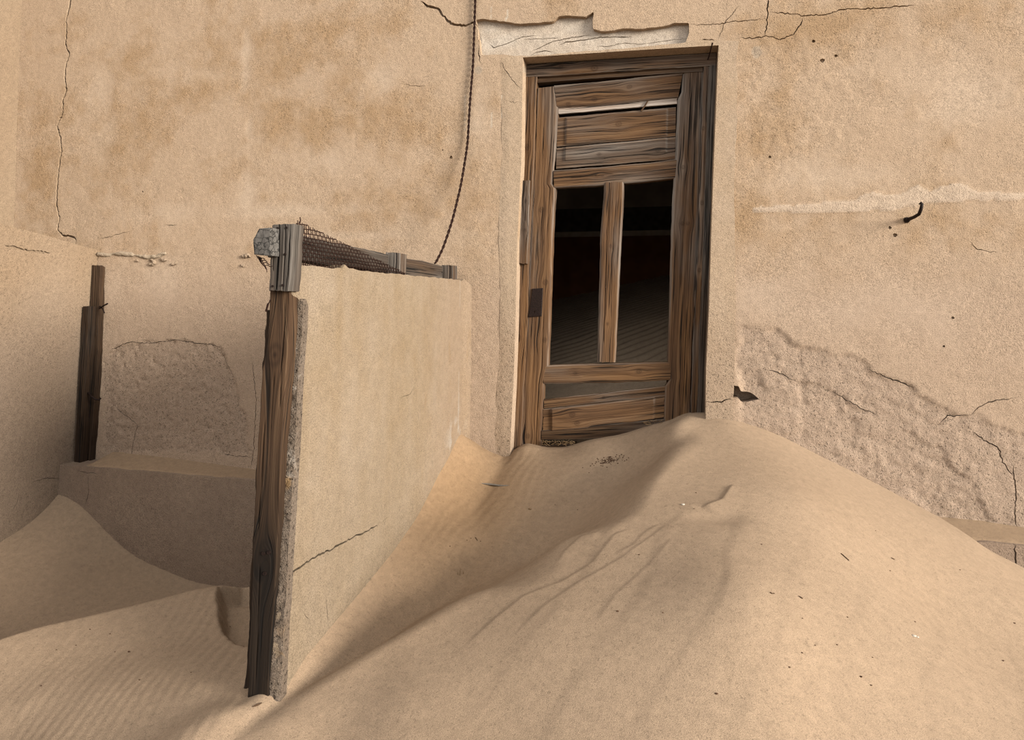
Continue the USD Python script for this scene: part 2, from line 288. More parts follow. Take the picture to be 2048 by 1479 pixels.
patch = Polygon(jag(WY((952, 40), (963, 37), (1003, 42), (1040, 48), (1077, 45), (1105, 43), (1118, 33), (1140, 31), (1171, 34), (1187, 24), (1186, 45), (1187, 57), (1212, 64), (1246, 57), (1284, 58), (1324, 53), (1352, 46), (1377, 46), (1378, 62), (1371, 86),
                       (1300, 92), (1240, 98), (1180, 101), (1120, 107), (1060, 112), (1000, 109), (962, 109), (960, 87)), .003, 7, .012))
surround = Polygon(jag(WY((1000, 112), (1060, 113), (1120, 109), (1180, 102), (1240, 98), (1371, 86), (1377, 80), (1478, 82)), .002, 8, .03, False).tolist() +
                   jag(WY((1474, 110), (1474, 240), (1471, 330), (1468, 410), (1471, 560), (1470, 700), (1466, 850), (1464, 1080)), .004, 9, .02, False).tolist() + WY((985, 1080)) +
                   jag(WY((990, 880), (1000, 640), (998, 420), (1004, 300), (1001, 180)), .006, 10, .03, False).tolist()).buffer(0).difference(opening)
crk = []
def fc(w, *pts, seed=0, dep=.03, **k): crk.append((crack(WY(*pts), w, seed=seed, **k), dep))
fc(.016, (142, -20), (139, 12), (130.6, 40), (132.5, 62), (130.6, 87), (139, 108), (130.6, 131), (129.5, 159), (132.5, 180), (125, 199), (125.7, 227), (114.3, 252), (120.4, 271), (124, 301), (118.5, 326), (115.5, 356), (113.6, 379), (111.7, 409), (119, 435), (114.7, 458), (123, 470), (145, 473), (151, 480), (152, 490), seed=1)
fc(.006, (110, 466), (108, 479), seed=2)
fc(.013, (840, 4), (856, 12), (877, 17), (885, 30), (900, 45), (927, 51), (950, 46), (955, 40), seed=3)
fc(.010, (950, 48), (957, 58), (957, 85), seed=4)
fc(.005, (957, 85), (957, 105), (962, 130), seed=5)
fc(.006, (1537, -10), (1536, 25), (1531, 72), seed=6)
fc(.005, (1537, 24), (1584, 28), (1607, 32), (1656, 28), (1683, 19), (1759, 15), (1830, 8), seed=7)
fc(.005, (1607, 32), (1600, 49), (1586, 70), (1558, 79), (1535, 72), (1512, 76), (1475, 76), seed=8)
fc(.004, (1380, 50), (1448, 46), (1494, 40), (1533, 38), seed=9)
fc(.0035, (1480, 10), (1465, 30), (1448, 46), (1440, 80), seed=10)
fc(.007, (1380, 81), (1414, 78), (1437, 82), seed=11)
fc(.004, (1512, 76), (1522, 88), seed=12)
fc(.003, (197, 479), (227, 471), (261, 463), seed=13); fc(.0035, (329, 450), (356, 449), seed=14)
fc(.004, (226, 807), (244.7, 829), (272, 849), (270, 862), (263, 898), (262, 925), seed=15); fc(.003, (272, 849), (281, 840), seed=16)
fc(.004, (505, 720), (512, 800), (507, 900), (500, 935), seed=17); fc(.003, (440, 905), (470, 912), (505, 915), seed=18)
fc(.003, (808, 168), (830, 173), (852, 172), seed=19)
fc(.005, (2029, 930), (2034, 985), (2031, 1030), (2035, 1060), seed=20)
fc(.004, (1944, 830), (1965, 810), (1990, 800), (2035, 795), seed=21); fc(.004, (1878, 850), (1895, 832), (1944, 830), seed=22)
fc(.006, (1411, 802), (1440, 803), (1465, 798), seed=23)
fc(.003, (1001, 118), (1008, 140), (1030, 165), (1043, 180), seed=24); fc(.003, (1010, 200), (1030, 208), (1042, 203), seed=25)
fc(.004, (215, 500), (196, 502), (195, 530), seed=26, w2=None) if False else fc(.005, (194, 500), (196, 512), (195, 535), seed=26)
fc(.004, (1529, 740), (1560, 747), (1594, 763), seed=27); fc(.004, (1667, 783), (1700, 803), (1732, 820), (1760, 832), seed=28)
fc(.005, (1735, 738), (1760, 748), (1789, 759), (1829, 775), seed=29); fc(.005, (1947, 862), (1968, 880), (2000, 897), (2008, 925), (2032, 957), seed=30)
fc(.003, (1940, 480), (1955, 498), (1975, 502), (2000, 503), seed=38)
fc(.004, (219, 702), (255, 685), (310, 685), (350, 679), (402, 686), (440, 692), seed=39); fc(.003, (442, 700), (452, 723), (467, 756), seed=40)
hole = Polygon(jag(WY((1466, 770), (1478, 772), (1482, 782), (1500, 784), (1520, 799), (1500, 802), (1485, 806), (1476, 795), (1467, 796)), .004, 31, .012))
crk.append((hole, .11))
for i, (a, b, r) in enumerate(((1645, 121, 4), (1672, 111, 3), (1627, 82, 3), (1540, 313, 2.5), (902, 314, 3.5), (1449, 207, 2), (1458, 226, 2), (1790, 470, 3.5), (1780, 455, 2.5), (1906, 635, 2.5), (1888, 692, 2), (285, 383, 2.2), (1010, 490, 2.5), (885, 300, 1.6), (1465, 430, 1.6))):
    crk.append((Polygon(jag([(onY(a, b)[0] + r / 345 * math.cos(t) * (1 + .3 * math.sin(3 * t + i)), onY(a, b)[2] + r / 345 * math.sin(t)) for t in np.linspace(0, 6.28, 12)[:-1]], .0008, i, .004)), .016))
crk.append((patch, .06))
fac_poly = shapely.box(GX0, GZ0, GX1, GZ1).difference(opening)
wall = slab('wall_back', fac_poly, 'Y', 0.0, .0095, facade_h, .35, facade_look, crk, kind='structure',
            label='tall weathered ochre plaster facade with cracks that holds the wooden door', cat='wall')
wpath = wall.GetPath()
def plain_box(name, lo, hi, mat, tint=None, parent=None, **kw):
    b = trimesh.creation.box(bounds=[lo, hi]); v = b.vertices[b.faces].reshape(-1, 3); f = np.arange(len(v)).reshape(-1, 3)
    pr = {'tint': np.tile(BEIGE if tint is None else tint, (len(v), 1)), 'rough': np.full(len(v), .6)} if mat in ('plaster', 'sand') else None
    return put(name, v, f, mat, parent, smooth=False, prim=pr, **kw)
# the facade goes on out of the picture, up and to the right
for lo, hi in (((GX1, 0, -.7), (7.5, .35, 5.0)), ((GX0, 0, GZ1), (GX1, .35, 5.0))):
    plain_box('wall_section', lo, hi, 'plaster', parent=wall)
# door surround: smooth band of finer plaster, a little proud
sur_d = raster(surround.union(opening), *bd)
def sur_h(x, z): return (.0035 + .003 * f2(x, z, 3, seed=41) + .0018 * f2(x, z, 25, seed=42)) * np.where(np.asarray(x) < -.3, sstep(sur_d(x, z), .0, .05), 1) + .0006
def sur_look(x, z):
    m = np.clip(.5 + 1.5 * f2(x, z, 6, seed=43), 0, 1)
    low = sstep(z, 1.5, .9)
    t = np.array([.56, .42, .29]) + (np.array([.60, .47, .35]) - np.array([.56, .42, .29])) * m[:, None]
    return t + (np.array([.50, .375, .28]) - t) * (.5 * low)[:, None], np.full(len(x), .42) + .5 * low
slab('trim_1', surround, 'Y', 0.0, .012, sur_h, .004, sur_look, [c for c in crk[:-1]][20:26] + [(patch, .05)], kind='structure', label='smooth grey-beige plaster band framing the door opening', cat='door surround')
# exposed cream lintel in the patch where the render has fallen
lin = patch.buffer(.02).difference(opening.buffer(.004))
lc = []
def lcf(w, *p, seed=0): lc.append((crack(WY(*p), w, jit=.002, seed=seed), .01))
z6 = lambda *p: [(840 + a / 3.2, b / 3.2) for a, b in p]
lcf(.004, *z6((430, 265), (465, 293), (560, 262), (650, 222), (750, 212)), seed=1)
lcf(.005, *z6((880, 275), (930, 255), (1060, 240), (1150, 225), (1250, 222), (1360, 218)), seed=2)
lcf(.004, *z6((700, 315), (770, 285), (850, 250), (940, 230), (1090, 208)), seed=3)
lcf(.004, *z6((700, 345), (740, 322), (800, 312), (855, 320)), seed=4)
lcf(.003, *z6((1120, 282), (1200, 282), (1300, 262), (1400, 270), (1500, 258), (1620, 240), (1715, 235)), seed=5)
lcf(.0025, *z6((480, 240), (490, 262)), seed=6); lcf(.0025, *z6((400, 350), (500, 345)), seed=7); lcf(.003, *z6((640, 245), (760, 235), (900, 228)), seed=8)
lcf(.003, *z6((370, 185), (385, 240), (383, 280)), seed=9)
def lin_h(x, z): return .008 + .012 * f2(x, z, 3, seed=51) + .006 * f2(x, z, 22, seed=52)
def lin_look(x, z):
    m = np.clip(.35 + 2.0 * f2(x, z, 5, 12, seed=53), 0, 1); top = sstep(f2(x, z, 14, seed=54), -.02, .2)
    return np.array([.74, .66, .57]) + (np.array([.62, .49, .37]) - np.array([.74, .66, .57])) * (m * .7)[:, None], np.full(len(x), .45)
slab('lintel', lin, 'Y', .040, .008, lin_h, .05, lin_look, lc, kind='structure', label='exposed cracked cream lintel in the broken render above the door', cat='lintel')

# ------------------------------------------------------------------ plinth along the foot of the facade
PZ = .215
def pl_h(x, z): return .006 * f2(x, z, 2.5, seed=61) + .003 * f2(x, z, 30, seed=62)
def pl_look(x, z): m = np.clip(.5 + 1.6 * f2(x, z, 4, seed=63), 0, 1); return np.array([.37, .275, .21]) + (np.array([.43, .325, .245]) - np.array([.37, .275, .21])) * m[:, None], np.full(len(x), .7)
pp = Polygon(np.vstack([[(-4.0, -.8)], [(2.7, -.8)], [(2.7, PZ)], jag([(2.68, PZ), (-3.98, PZ)], .003, 64, .03, False), [(-4.0, PZ)]]))
pcr = [(crack(WY((176, 945), (178, 985), (172, 1010), Y=-.19), .004, seed=65), .02), (crack(WY((2030, 1080), (2031, 1110), (2029, 1160), Y=-.19), .006, seed=66), .02), (crack(WY((150, 942), (200, 948), Y=-.19), .003, seed=67), .02)]
slab('plinth', pp, 'Y', -.19, .012, pl_h, .188, pl_look, pcr, kind='structure', label='low plaster plinth ledge along the foot of the facade', cat='plinth')
# ------------------------------------------------------------------ left side walls
def lw_h(u, v): return .010 * f2(u, v, 2, seed=71) + .004 * f2(u, v, 14, seed=72) + .002 * f2(u, v, 50, seed=73)
def lw_look(u, v):
    m = np.clip(.5 + 1.8 * f2(u, v, 3, seed=74), 0, 1); up = sstep(v, .9, 1.55)
    a = PINK + (BEIGE - PINK) * (.25 + .6 * up)[:, None]
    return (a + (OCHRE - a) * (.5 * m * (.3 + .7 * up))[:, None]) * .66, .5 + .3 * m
XL = -3.885
def lean(W): W = W.copy(); W[:, 0] += .004 * (W[:, 2] - .2) / 1.4; return W
lt = [onX(195, 500, XL), onX(150, 488, XL), onX(90, 470, XL), onX(30, 455, XL)]
lwp = Polygon([(.02, -1.0), (.02, lt[0][2])] + [(p[1], p[2]) for p in lt] + [(-1.2, lt[3][2] + .12), (-3.0, lt[3][2] + .2), (-3.0, -1.0)])
def XLp(*pts): return [tuple(onX(a, b, XL)[[1, 2]]) for a, b in pts]
lwc = [(crack(XLp((8, 493), (40, 498), (75, 503), (100, 507)), .012, seed=75), .012), (crack(XLp((60, 965), (90, 955), (120, 955)), .003, seed=76), .02), (crack(XLp((140, 672), (158, 676)), .003, seed=77), .015), (crack(XLp((20, 1030), (35, 1005), (40, 985)), .003, seed=78), .015)]
slab('wall_left', lwp, 'X', XL, .011, lw_h, .55, lw_look, lwc, kind='structure', label='lower side wall of the porch with a sloping top at the left edge', cat='wall', base=lean)
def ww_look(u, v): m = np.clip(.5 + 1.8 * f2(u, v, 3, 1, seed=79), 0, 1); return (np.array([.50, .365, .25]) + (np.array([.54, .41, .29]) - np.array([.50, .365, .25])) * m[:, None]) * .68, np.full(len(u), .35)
def wlean(W): W = W.copy(); W[:, 0] += -.055 * (W[:, 2] - 1.8) / 1.5; return W
slab('wall_left', shapely.box(-2.6, -.8, .02, 5.0), 'X', -4.645, .02, lambda u, v: .006 * f2(u, v, 3, seed=80), .3, ww_look, (), kind='structure', label='smooth side wing wall above the low wall at the far left', cat='wall', base=wlean)

# ------------------------------------------------------------------ the porch parapet
XP = -1.13
def pa_h(u, v): return .005 * f2(u, v, 1.5, seed=81) + .002 * f2(u, v, 9, seed=82) + .0012 * f2(u, v, 50, seed=83) + .020 * sstep(u, -.12, -.01)
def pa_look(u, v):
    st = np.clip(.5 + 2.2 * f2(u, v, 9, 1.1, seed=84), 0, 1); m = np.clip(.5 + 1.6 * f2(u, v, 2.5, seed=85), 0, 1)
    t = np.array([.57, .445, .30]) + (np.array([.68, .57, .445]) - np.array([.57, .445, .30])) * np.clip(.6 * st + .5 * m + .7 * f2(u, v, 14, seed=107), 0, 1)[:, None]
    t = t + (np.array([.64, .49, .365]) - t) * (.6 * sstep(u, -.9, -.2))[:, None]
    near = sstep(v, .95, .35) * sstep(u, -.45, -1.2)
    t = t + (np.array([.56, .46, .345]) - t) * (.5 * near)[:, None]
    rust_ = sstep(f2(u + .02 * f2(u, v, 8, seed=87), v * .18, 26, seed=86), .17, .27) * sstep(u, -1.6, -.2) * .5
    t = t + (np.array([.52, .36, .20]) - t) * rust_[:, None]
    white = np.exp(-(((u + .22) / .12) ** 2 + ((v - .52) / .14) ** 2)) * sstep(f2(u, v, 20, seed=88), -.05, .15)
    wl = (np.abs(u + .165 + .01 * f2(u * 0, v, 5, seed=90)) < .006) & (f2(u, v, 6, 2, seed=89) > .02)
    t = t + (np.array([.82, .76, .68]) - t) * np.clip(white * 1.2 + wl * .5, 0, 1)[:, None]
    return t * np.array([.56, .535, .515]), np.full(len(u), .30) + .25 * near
def XPp(*pts): return [tuple(onX(a, b, XP)[[1, 2]]) for a, b in pts]
edge = XPp((582, 534), (582, 560), (583, 590), (597, 596), (600, 612), (604, 618), (603, 660), (600, 700), (593, 745), (588, 860), (582, 960), (577, 1040), (574, 1105), (571, 1150), (568, 1200), (564, 1245), (560, 1330), (556, 1400))
par_poly = Polygon(np.vstack([jag(edge, .0035, 91, .012, False), [(edge[-1][0], -.6), (.0, -.6), (.0, 1.40), (-.03, 1.415), (-.10, 1.445)], jag(XPp((925, 560), (800, 548), (720, 541), (697, 538), (690, 528), (684, 536), (600, 530), (590, 529)), .003, 92, .014, False)])).buffer(0)
pcs = [(crack(XPp((560, 1152), (572.5, 1149), (613.7, 1121.6), (645.7, 1105.6), (686.8, 1085), (714, 1070), (740, 1058), (755, 1050), (760, 1041)), .006, jit=.003, seed=93), .03), (crack(XPp((766, 1043), (778, 1033)), .003, seed=94), .02),
       (crack(XPp((650, 1180), (653, 1210), (657, 1256)), .0025, jit=.001, seed=95), .02), (crack(XPp((605, 1220), (612, 1232), (622, 1240)), .002, jit=.001, seed=96), .02), (crack(XPp((800, 795), (820, 788), (832, 768)), .002, jit=.001, seed=97), .015),
       (crack(XPp((577, 978), (590, 970), (596, 955)), .002, jit=.001, seed=98), .015), (crack(XPp((565, 1287), (575, 1270), (578, 1255)), .002, jit=.001, seed=99), .015)]
porch = thing('porch_wall', 'low pale plaster porch wall running from the timber post to the facade', 'wall', (XP, -1.0, 0), kind='structure')
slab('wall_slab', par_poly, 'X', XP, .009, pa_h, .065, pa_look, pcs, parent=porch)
# its broken near end, rough aggregate
EY = -1.858
def eX(*pts): return [tuple(onY(a, b, EY + .042 * onY(a, b, EY)[2])[[0, 2]]) for a, b in pts]
def etilt(W): W = W.copy(); W[:, 1] += .042 * W[:, 2]; return W
endp = Polygon(np.vstack([jag(eX((581, 536), (577, 560), (579, 585), (574, 590), (582, 600), (590, 612), (588, 640), (582, 690), (576, 730), (574, 800), (564, 900), (561, 960), (556, 1040), (561, 1080), (554, 1140), (560, 1150), (551, 1180), (548, 1215), (551, 1240), (547, 1290), (541, 1340), (540, 1400)), .004, 101, .012, False),
                          eX((562, 1400), (565, 1330), (569, 1245), (573, 1200), (578, 1105), (587, 960), (593, 860), (598, 745), (605, 660), (607, 612), (602, 598), (588, 592), (587, 560), (586, 536))])).buffer(0)
def en_h(u, v): return .004 + .014 * f2(u, v, 30, seed=102) + .008 * f2(u, v, 90, seed=103, octv=2)
def en_look(u, v):
    w = sstep(f2(u, v, 30, seed=104), .12, .22) * sstep(v, .6, .9); o = sstep(f2(u, v, 16, seed=105), .2, .3)
    t = np.tile(np.array([.235, .185, .145]), (len(u), 1)) + .09 * f2(u, v, 60, seed=106)[:, None]
    t = t + (np.array([.50, .45, .40]) - t) * (.7 * w)[:, None]; t = t + (np.array([.5, .3, .12]) - t) * (.6 * o)[:, None]
    return t, np.full(len(u), 1.3)
slab('broken_edge', endp, 'Y', EY, .005, en_h, .03, en_look, (), parent=porch, base=etilt, label='rough grey broken end of the plaster slab')

# ------------------------------------------------------------------ sand
def smin(a, b, k): h = np.clip(.5 + .5 * (b - a) / k, 0, 1); return b + (a - b) * h - k * h * (1 - h)
def smax(a, b, k): return -smin(-a, -b, k)
def surf(pts, smoothing=0.0):
    p = np.array(pts, float); r = RBFInterpolator(p[:, :2], p[:, 2], kernel='thin_plate_spline', smoothing=smoothing, degree=1)
    return lambda x, y: r(np.stack([np.ravel(x), np.ravel(y)], 1)).reshape(np.shape(x))
parc = [onX(a, b, XP) for a, b in ((922, 868), (897, 913.7), (878.8, 945.7), (860.5, 982), (828.5, 1041.6), (787, 1101), (732.5, 1169.6), (677.7, 1233.6), (636.5, 1281.6), (609, 1315.9), (580, 1362))]
crest = [onZ(*p) for p in ((554, 1383, .118), (623, 1364, .14), (691, 1329, .17), (760, 1288, .205), (819, 1256, .235), (874, 1224, .26), (958, 1182, .30), (1028, 1168, .325), (1088, 1139, .355), (1134, 1078, .40), (1204, 1054, .44), (1265, 1021, .47), (1295, 972, .52), (1335, 915, .585), (1372, 860, .65))]
fright = [onY(a, b, 0) for a, b in ((1405, 836), (1440, 836), (1460, 838), (1501, 850), (1541, 864), (1622, 903), (1703, 943), (1764, 974), (1825, 1006), (1866, 1028))] + [onY(1947, 1079, -.19), onY(1975, 1097, -.19), onY(2034, 1128, -.19)]
fbottom = [onZ(*p) for p in ((560, 1440, .115), (640, 1479, .10), (700, 1479, .11), (1000, 1479, .17), (1300, 1479, .22), (1700, 1479, .20), (2048, 1479, .12), (2048, 1300, .08), (1500, 1200, .42), (1300, 1150, .40), (1100, 1250, .31), (1600, 1000, .50), (1750, 1150, .32), (1900, 1250, .17), (800, 1400, .17))]
A = surf(crest + fright + fbottom + [(0, -3.6, .18), (1.5, -3.2, .0), (-1.0, -3.0, .06), (2.4, -.3, -.3), (2.6, -1.6, -.25), (-.1, -.02, .80), (-.5, -.02, .82), (-.95, -.02, .80), (-.5, -.4, .72), (-1.0, -.5, .66), (-1.0, -1.0, .48), (-.75, -.85, .52), (-1.1, -1.5, .32)])
doorc = [onY(a, b, 0.04) for a, b in ((1021, 905), (1043, 893), (1079, 899), (1125, 900), (1174, 887), (1234, 877), (1295, 858), (1345, 843))]
B = surf(crest[2:] + doorc + [onY(*p) for p in ((1190, 915, -.12), (1240, 940, -.2), (1150, 950, -.25), (1100, 1000, -.45), (1190, 990, -.42), (1060, 1040, -.6), (1110, 1050, -.62), (1010, 1090, -.8), (1050, 1120, -.85), (960, 1150, -.98), (1280, 900, -.12), (1300, 930, -.3))] + [onZ(*p) for p in ((920, 1195, .125), (800, 1265, .11))] + [(.05, -.35, .60), (.1, -.1, .69), (-.9, -1.35, .12), (-1.0, -1.6, .11)], 1e-5)
K = surf(parc + [onY(a, b, 0) for a, b in ((923, 866), (939.5, 876), (961, 891), (991, 906), (1003, 910))] + [onY(*p) for p in ((1085, 1005, -.43), (1130, 950, -.22), (1010, 970, -.25), (960, 1020, -.5), (1010, 920, -.04), (1080, 940, -.15), (1020, 1070, -.70))] + [onZ(*p) for p in ((940, 1160, .135), (900, 1085, .235), (850, 1160, .165), (780, 1215, .14))] + [(-.2, -.3, .20), (-.3, -1.2, -.15), (-.75, -.0, .40), (-.6, .0, .36), (-.45, .0, .31), (-.25, .0, .25), (-.55, -.15, .33), (.1, 0., .15)], 1e-5)
leftc = [onY(a, b, -.19) for a, b in ((122, 990), (160, 1010), (210, 1060), (260, 1105), (330, 1140), (400, 1165), (450, 1172))] + [onX(a, b, XL) for a, b in ((8, 1080), (60, 1045), (100, 1008))]
K2 = surf(leftc + [(-3.4, -.7, -.33), (-3.0, -.6, -.42), (-3.2, -1.2, -.5), (-2.6, -.5, -.43), (-2.3, -.9, -.42), (-1.8, -.3, -.40), (-1.3, -.2, -.38), (-3.8, -1.3, -.40), (-3.8, -2.2, -.55)], 1e-5)
lridge = [onZ(*p) for p in ((-60, 1300, -.02), (12, 1271, 0.0), (90, 1247, .008), (170, 1230, .015), (240, 1214, .022), (320, 1195, .033), (380, 1178, .043), (430, 1169, .052), (470, 1166, .058), (510, 1163, .062))]
L1 = surf(lridge + [onZ(*p) for p in ((506, 1391, .105), (450, 1388, .088), (389, 1378, .072), (292, 1380, .035), (180, 1388, 0.), (60, 1400, -.04), (0, 1479, -.09), (300, 1479, .02), (500, 1460, .085), (200, 1320, -.015), (350, 1290, .012), (450, 1300, .05), (480, 1340, .085), (60, 1340, -.03))] + [(-1.25, -1.7, .125), (-1.22, -1.95, .115), (-1.3, -1.25, .06), (-2.2, -3.0, -.1), (-3.4, -2.2, -.2), (-1.0, -3.0, .06)], 1e-5)
def lee(x, y):           # slip face behind the left ridge
    rx = np.array([p[0] for p in lridge]); ry = np.array([p[1] for p in lridge]); rz = np.array([p[2] for p in lridge]); o = np.argsort(rx)
    return np.interp(x, rx[o], rz[o]) - .62 * (y - np.interp(x, rx[o], ry[o]))
def polydist(x, y, P):
    P = np.array(P)[:, :2]; best = np.full(np.shape(x), 9.); side = np.zeros(np.shape(x)); par = np.zeros(np.shape(x)); n = len(P) - 1
    for i in range(n):
        a, b = P[i], P[i + 1]; ab = b - a; t = np.clip(((x - a[0]) * ab[0] + (y - a[1]) * ab[1]) / (ab @ ab), 0, 1)
        d = np.hypot(x - a[0] - t * ab[0], y - a[1] - t * ab[1]); s = (x - a[0]) * ab[1] - (y - a[1]) * ab[0]
        u = d < best; best = np.where(u, d, best); side = np.where(u, np.sign(s), side); par = np.where(u, (i + t) / n, par)
    return best * side, par
def sand_base(x, y):
    x, y = np.asarray(x, float), np.asarray(y, float)
    yy = np.minimum(y, .06)
    r = smin(A(x, yy), np.where(yy < -.0, B(x, yy), B(x, yy)), .030 + .055 * sstep(yy, -.75, -.2))
    r = smax(r, K(x, yy), .02)
    bell = smin(L1(x, yy), lee(x, yy), .025)
    l = smax(bell, K2(x, yy), .03)
    w = sstep(x, -1.24, -1.14)
    w2 = sstep(x, -1.55, -.95)
    f = sstep(yy, -1.86, -2.1)
    return l + (r - l) * (w * (1 - f) + w2 * f)
def ripples(x, y, z):
    o = np.zeros(np.shape(x))
    # wind ripples on the left ridge's near face
    wob = .10 * f2(x, y, 2.2, seed=111)
    ml = sstep(x, -1.18, -1.3) * sstep(y, -1.02, -1.2) * (.35 + .65 * sstep(x, -2.3, -1.7))
    ph = (x * .949 + y * .314 + wob) * 2 * np.pi / .040
    o += ml * .0017 * (np.sin(ph) + .25 * np.sin(2 * ph + .6)) * (.4 + 1.2 * np.clip(f2(x, y, 3, seed=112) + .4, 0, 1))
    # left cone
    mc = sstep(x, -2.2, -2.9) * .8
    ph = (x * .95 - y * .3 + .16 * f2(x, y, 2, seed=113)) * 2 * np.pi / .085
    o += mc * .0035 * np.sin(ph) * np.clip(f2(x, y, 2.5, seed=114) + .35, 0, 1)
    # slope against the parapet
    mk_ = sstep(x, -1.13, -1.02) * sstep(x + .35 * y, -.62, -.80) * sstep(y, -1.2, -.8)
    ph = (x * .97 - y * .12 + .16 * f2(x, y, 2.4, seed=115)) * 2 * np.pi / .052
    o += mk_ * .0016 * np.sin(ph) * np.clip(f2(x, y, 4, seed=116) + .45, 0, 1)
    # the broad foreground dune
    mf = sstep(x, -.75, -.3) * sstep(y, -.75, -1.2)
    ph = (x * .93 - y * .36 + .30 * f2(x, y, 1.4, seed=117)) * 2 * np.pi / .21
    q = (ph / (2 * np.pi)) % 1.0
    o += mf * .0065 * (np.where(q < .16, q / .16, (1 - q) / .84) - .5) * np.clip(1.6 * f2(x, y, 1.8, seed=118) + .35, 0, 1)
    return o
steps_px = [[(1400, 1012, .50), (1440, 1005, .50), (1462, 985, .50)], [(900, 1290, .26), (985, 1215, .315), (1047, 1180, .335), (1120, 1145, .38), (1180, 1110, .41), (1225, 1065, .44), (1270, 1048, .46)],
            [(1010, 1255, .31), (1080, 1195, .35), (1150, 1150, .385), (1245, 1105, .42), (1300, 1075, .44), (1335, 1048, .46)], [(1180, 1250, .33), (1225, 1180, .38), (1300, 1125, .41), (1345, 1080, .44)],
            [(1225, 1100, .42), (1262, 1082, .44), (1290, 1055, .46), (1320, 1042, .47)], [(1107, 1122, .375), (1124, 1095, .395), (1158, 1066, .42), (1204, 1056, .44)]]
step_l = [[onZ(*p) for p in s] for s in steps_px]
_sp = [tuple(onZ(a, b, zz)[:2]) for a, b, zz in ((437, 1170, .053), (436, 1190, .055), (438, 1215, .058), (447, 1238, .068), (462, 1254, .078), (480, 1264, .088), (500, 1272, .095))]
scour = raster(Polygon(jag(_sp, .003, 119, .02, False).tolist() + [(-1.19, _sp[-1][1]), (-1.19, _sp[0][1] + .10), (_sp[0][0] + .05, _sp[0][1] + .10)]).buffer(0), -2.6, -2.2, -.8, -.6, .006)
def sand_z(x, y):
    z = sand_base(x, y)
    z = z + ripples(x, y, z) + .010 * f2(x, y, 1.7, seed=121) + .0016 * f2(x, y, 16, seed=122)
    for i, s in enumerate(step_l):
        d, p = polydist(x, y, s)
        amp = (.010, .0042, .0032, .0026, .0030, .0045)[i] * sstep(p, 0, .15) * sstep(p, 1, .85)
        z = z + amp * np.where(d > 0, np.exp(-d / .07), 0) * sstep(d, -.001, .012)
    # scour hollow beside the post
    z = z - .10 * sstep(scour(x, y), -.012, .05) * sstep(x, -1.16, -1.22)
    # two small scuffs on the dune's shoulder
    for (px, py, zz, a, b, dep) in ((1440, 1030, .49, .10, .05, .012), (1425, 1042, .48, .12, .07, .008)):
        c = onZ(px, py, zz); q = ((x - c[0]) / a) ** 2 + ((y - c[1]) / b) ** 2; z = z - dep * np.exp(-q)
    return z
def sand_hit(px, py, z0=.3):
    d = ray(px, py); t = np.linspace(.6, 5, 500); P = C + d * t[:, None]
    g = P[:, 2] - sand_z(P[:, 0], P[:, 1]); i = int(np.argmax(g < 0)); a = g[i - 1] / (g[i - 1] - g[i])
    return P[i - 1] + (P[i] - P[i - 1]) * a
def sand_mesh(x0, x1, y0, y1, res):
    n, m = int((x1 - x0) / res) + 1, int((y1 - y0) / res) + 1
    x, y = np.meshgrid(np.linspace(x0, x1, n), np.linspace(y0, y1, m), indexing='ij')
    return x, y, sand_z(x, y), gridf(n, m)
x, y, z, F = sand_mesh(-3.95, 2.7, -2.75, .12, .0078)
V = np.stack([x, y, z], -1).reshape(-1, 3)
def sand_look(V):
    m = np.clip(.5 + 1.4 * f2(V[:, 0], V[:, 1], 2.2, seed=131), 0, 1)
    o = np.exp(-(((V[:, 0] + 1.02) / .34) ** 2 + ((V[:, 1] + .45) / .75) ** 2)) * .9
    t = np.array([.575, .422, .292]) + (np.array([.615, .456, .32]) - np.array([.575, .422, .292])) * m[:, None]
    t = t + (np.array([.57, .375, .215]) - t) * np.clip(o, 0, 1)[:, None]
    return t
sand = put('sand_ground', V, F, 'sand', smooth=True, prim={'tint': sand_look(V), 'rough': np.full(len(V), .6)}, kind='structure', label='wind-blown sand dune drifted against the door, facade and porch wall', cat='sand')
# the desert goes on around and behind the camera
xs = np.concatenate([np.linspace(-40, -3.95, 14), np.linspace(-3.5, 2.2, 14), np.linspace(2.7, 40, 16)]); ys = np.concatenate([np.linspace(-60, -6, 14), np.linspace(-5, -2.75, 7), [-1.8, -.9, 0.]])
gx, gy = np.meshgrid(xs, ys, indexing='ij'); zz = sand_z(np.clip(gx, -3.9, 2.65), np.clip(gy, -2.74, .1))
far = sstep(np.maximum(np.maximum(gx - 2.7, -3.95 - gx), np.maximum(-2.75 - gy, 0)), 0, 3)
zz = zz * (1 - far) - .25 * far; inner = (gx > -3.94) & (gx < 2.69) & (gy > -2.74); 
Fd = gridf(len(xs), len(ys)); inn = inner.ravel(); touch = (gx >= -3.951) & (gx <= 2.701) & (gy >= -2.751); tt = touch.ravel()
Fd = Fd[~tt[Fd].all(1)]; Fd = Fd[~(gx.ravel()[Fd] < -3.96).any(1) | (gy.ravel()[Fd] < -3.0).all(1)]
Vd = np.stack([gx, gy, zz], -1).reshape(-1, 3)
put('desert_expanse', Vd, Fd, 'sand', sand, smooth=True, prim={'tint': sand_look(Vd), 'rough': np.full(len(Vd), .6)})

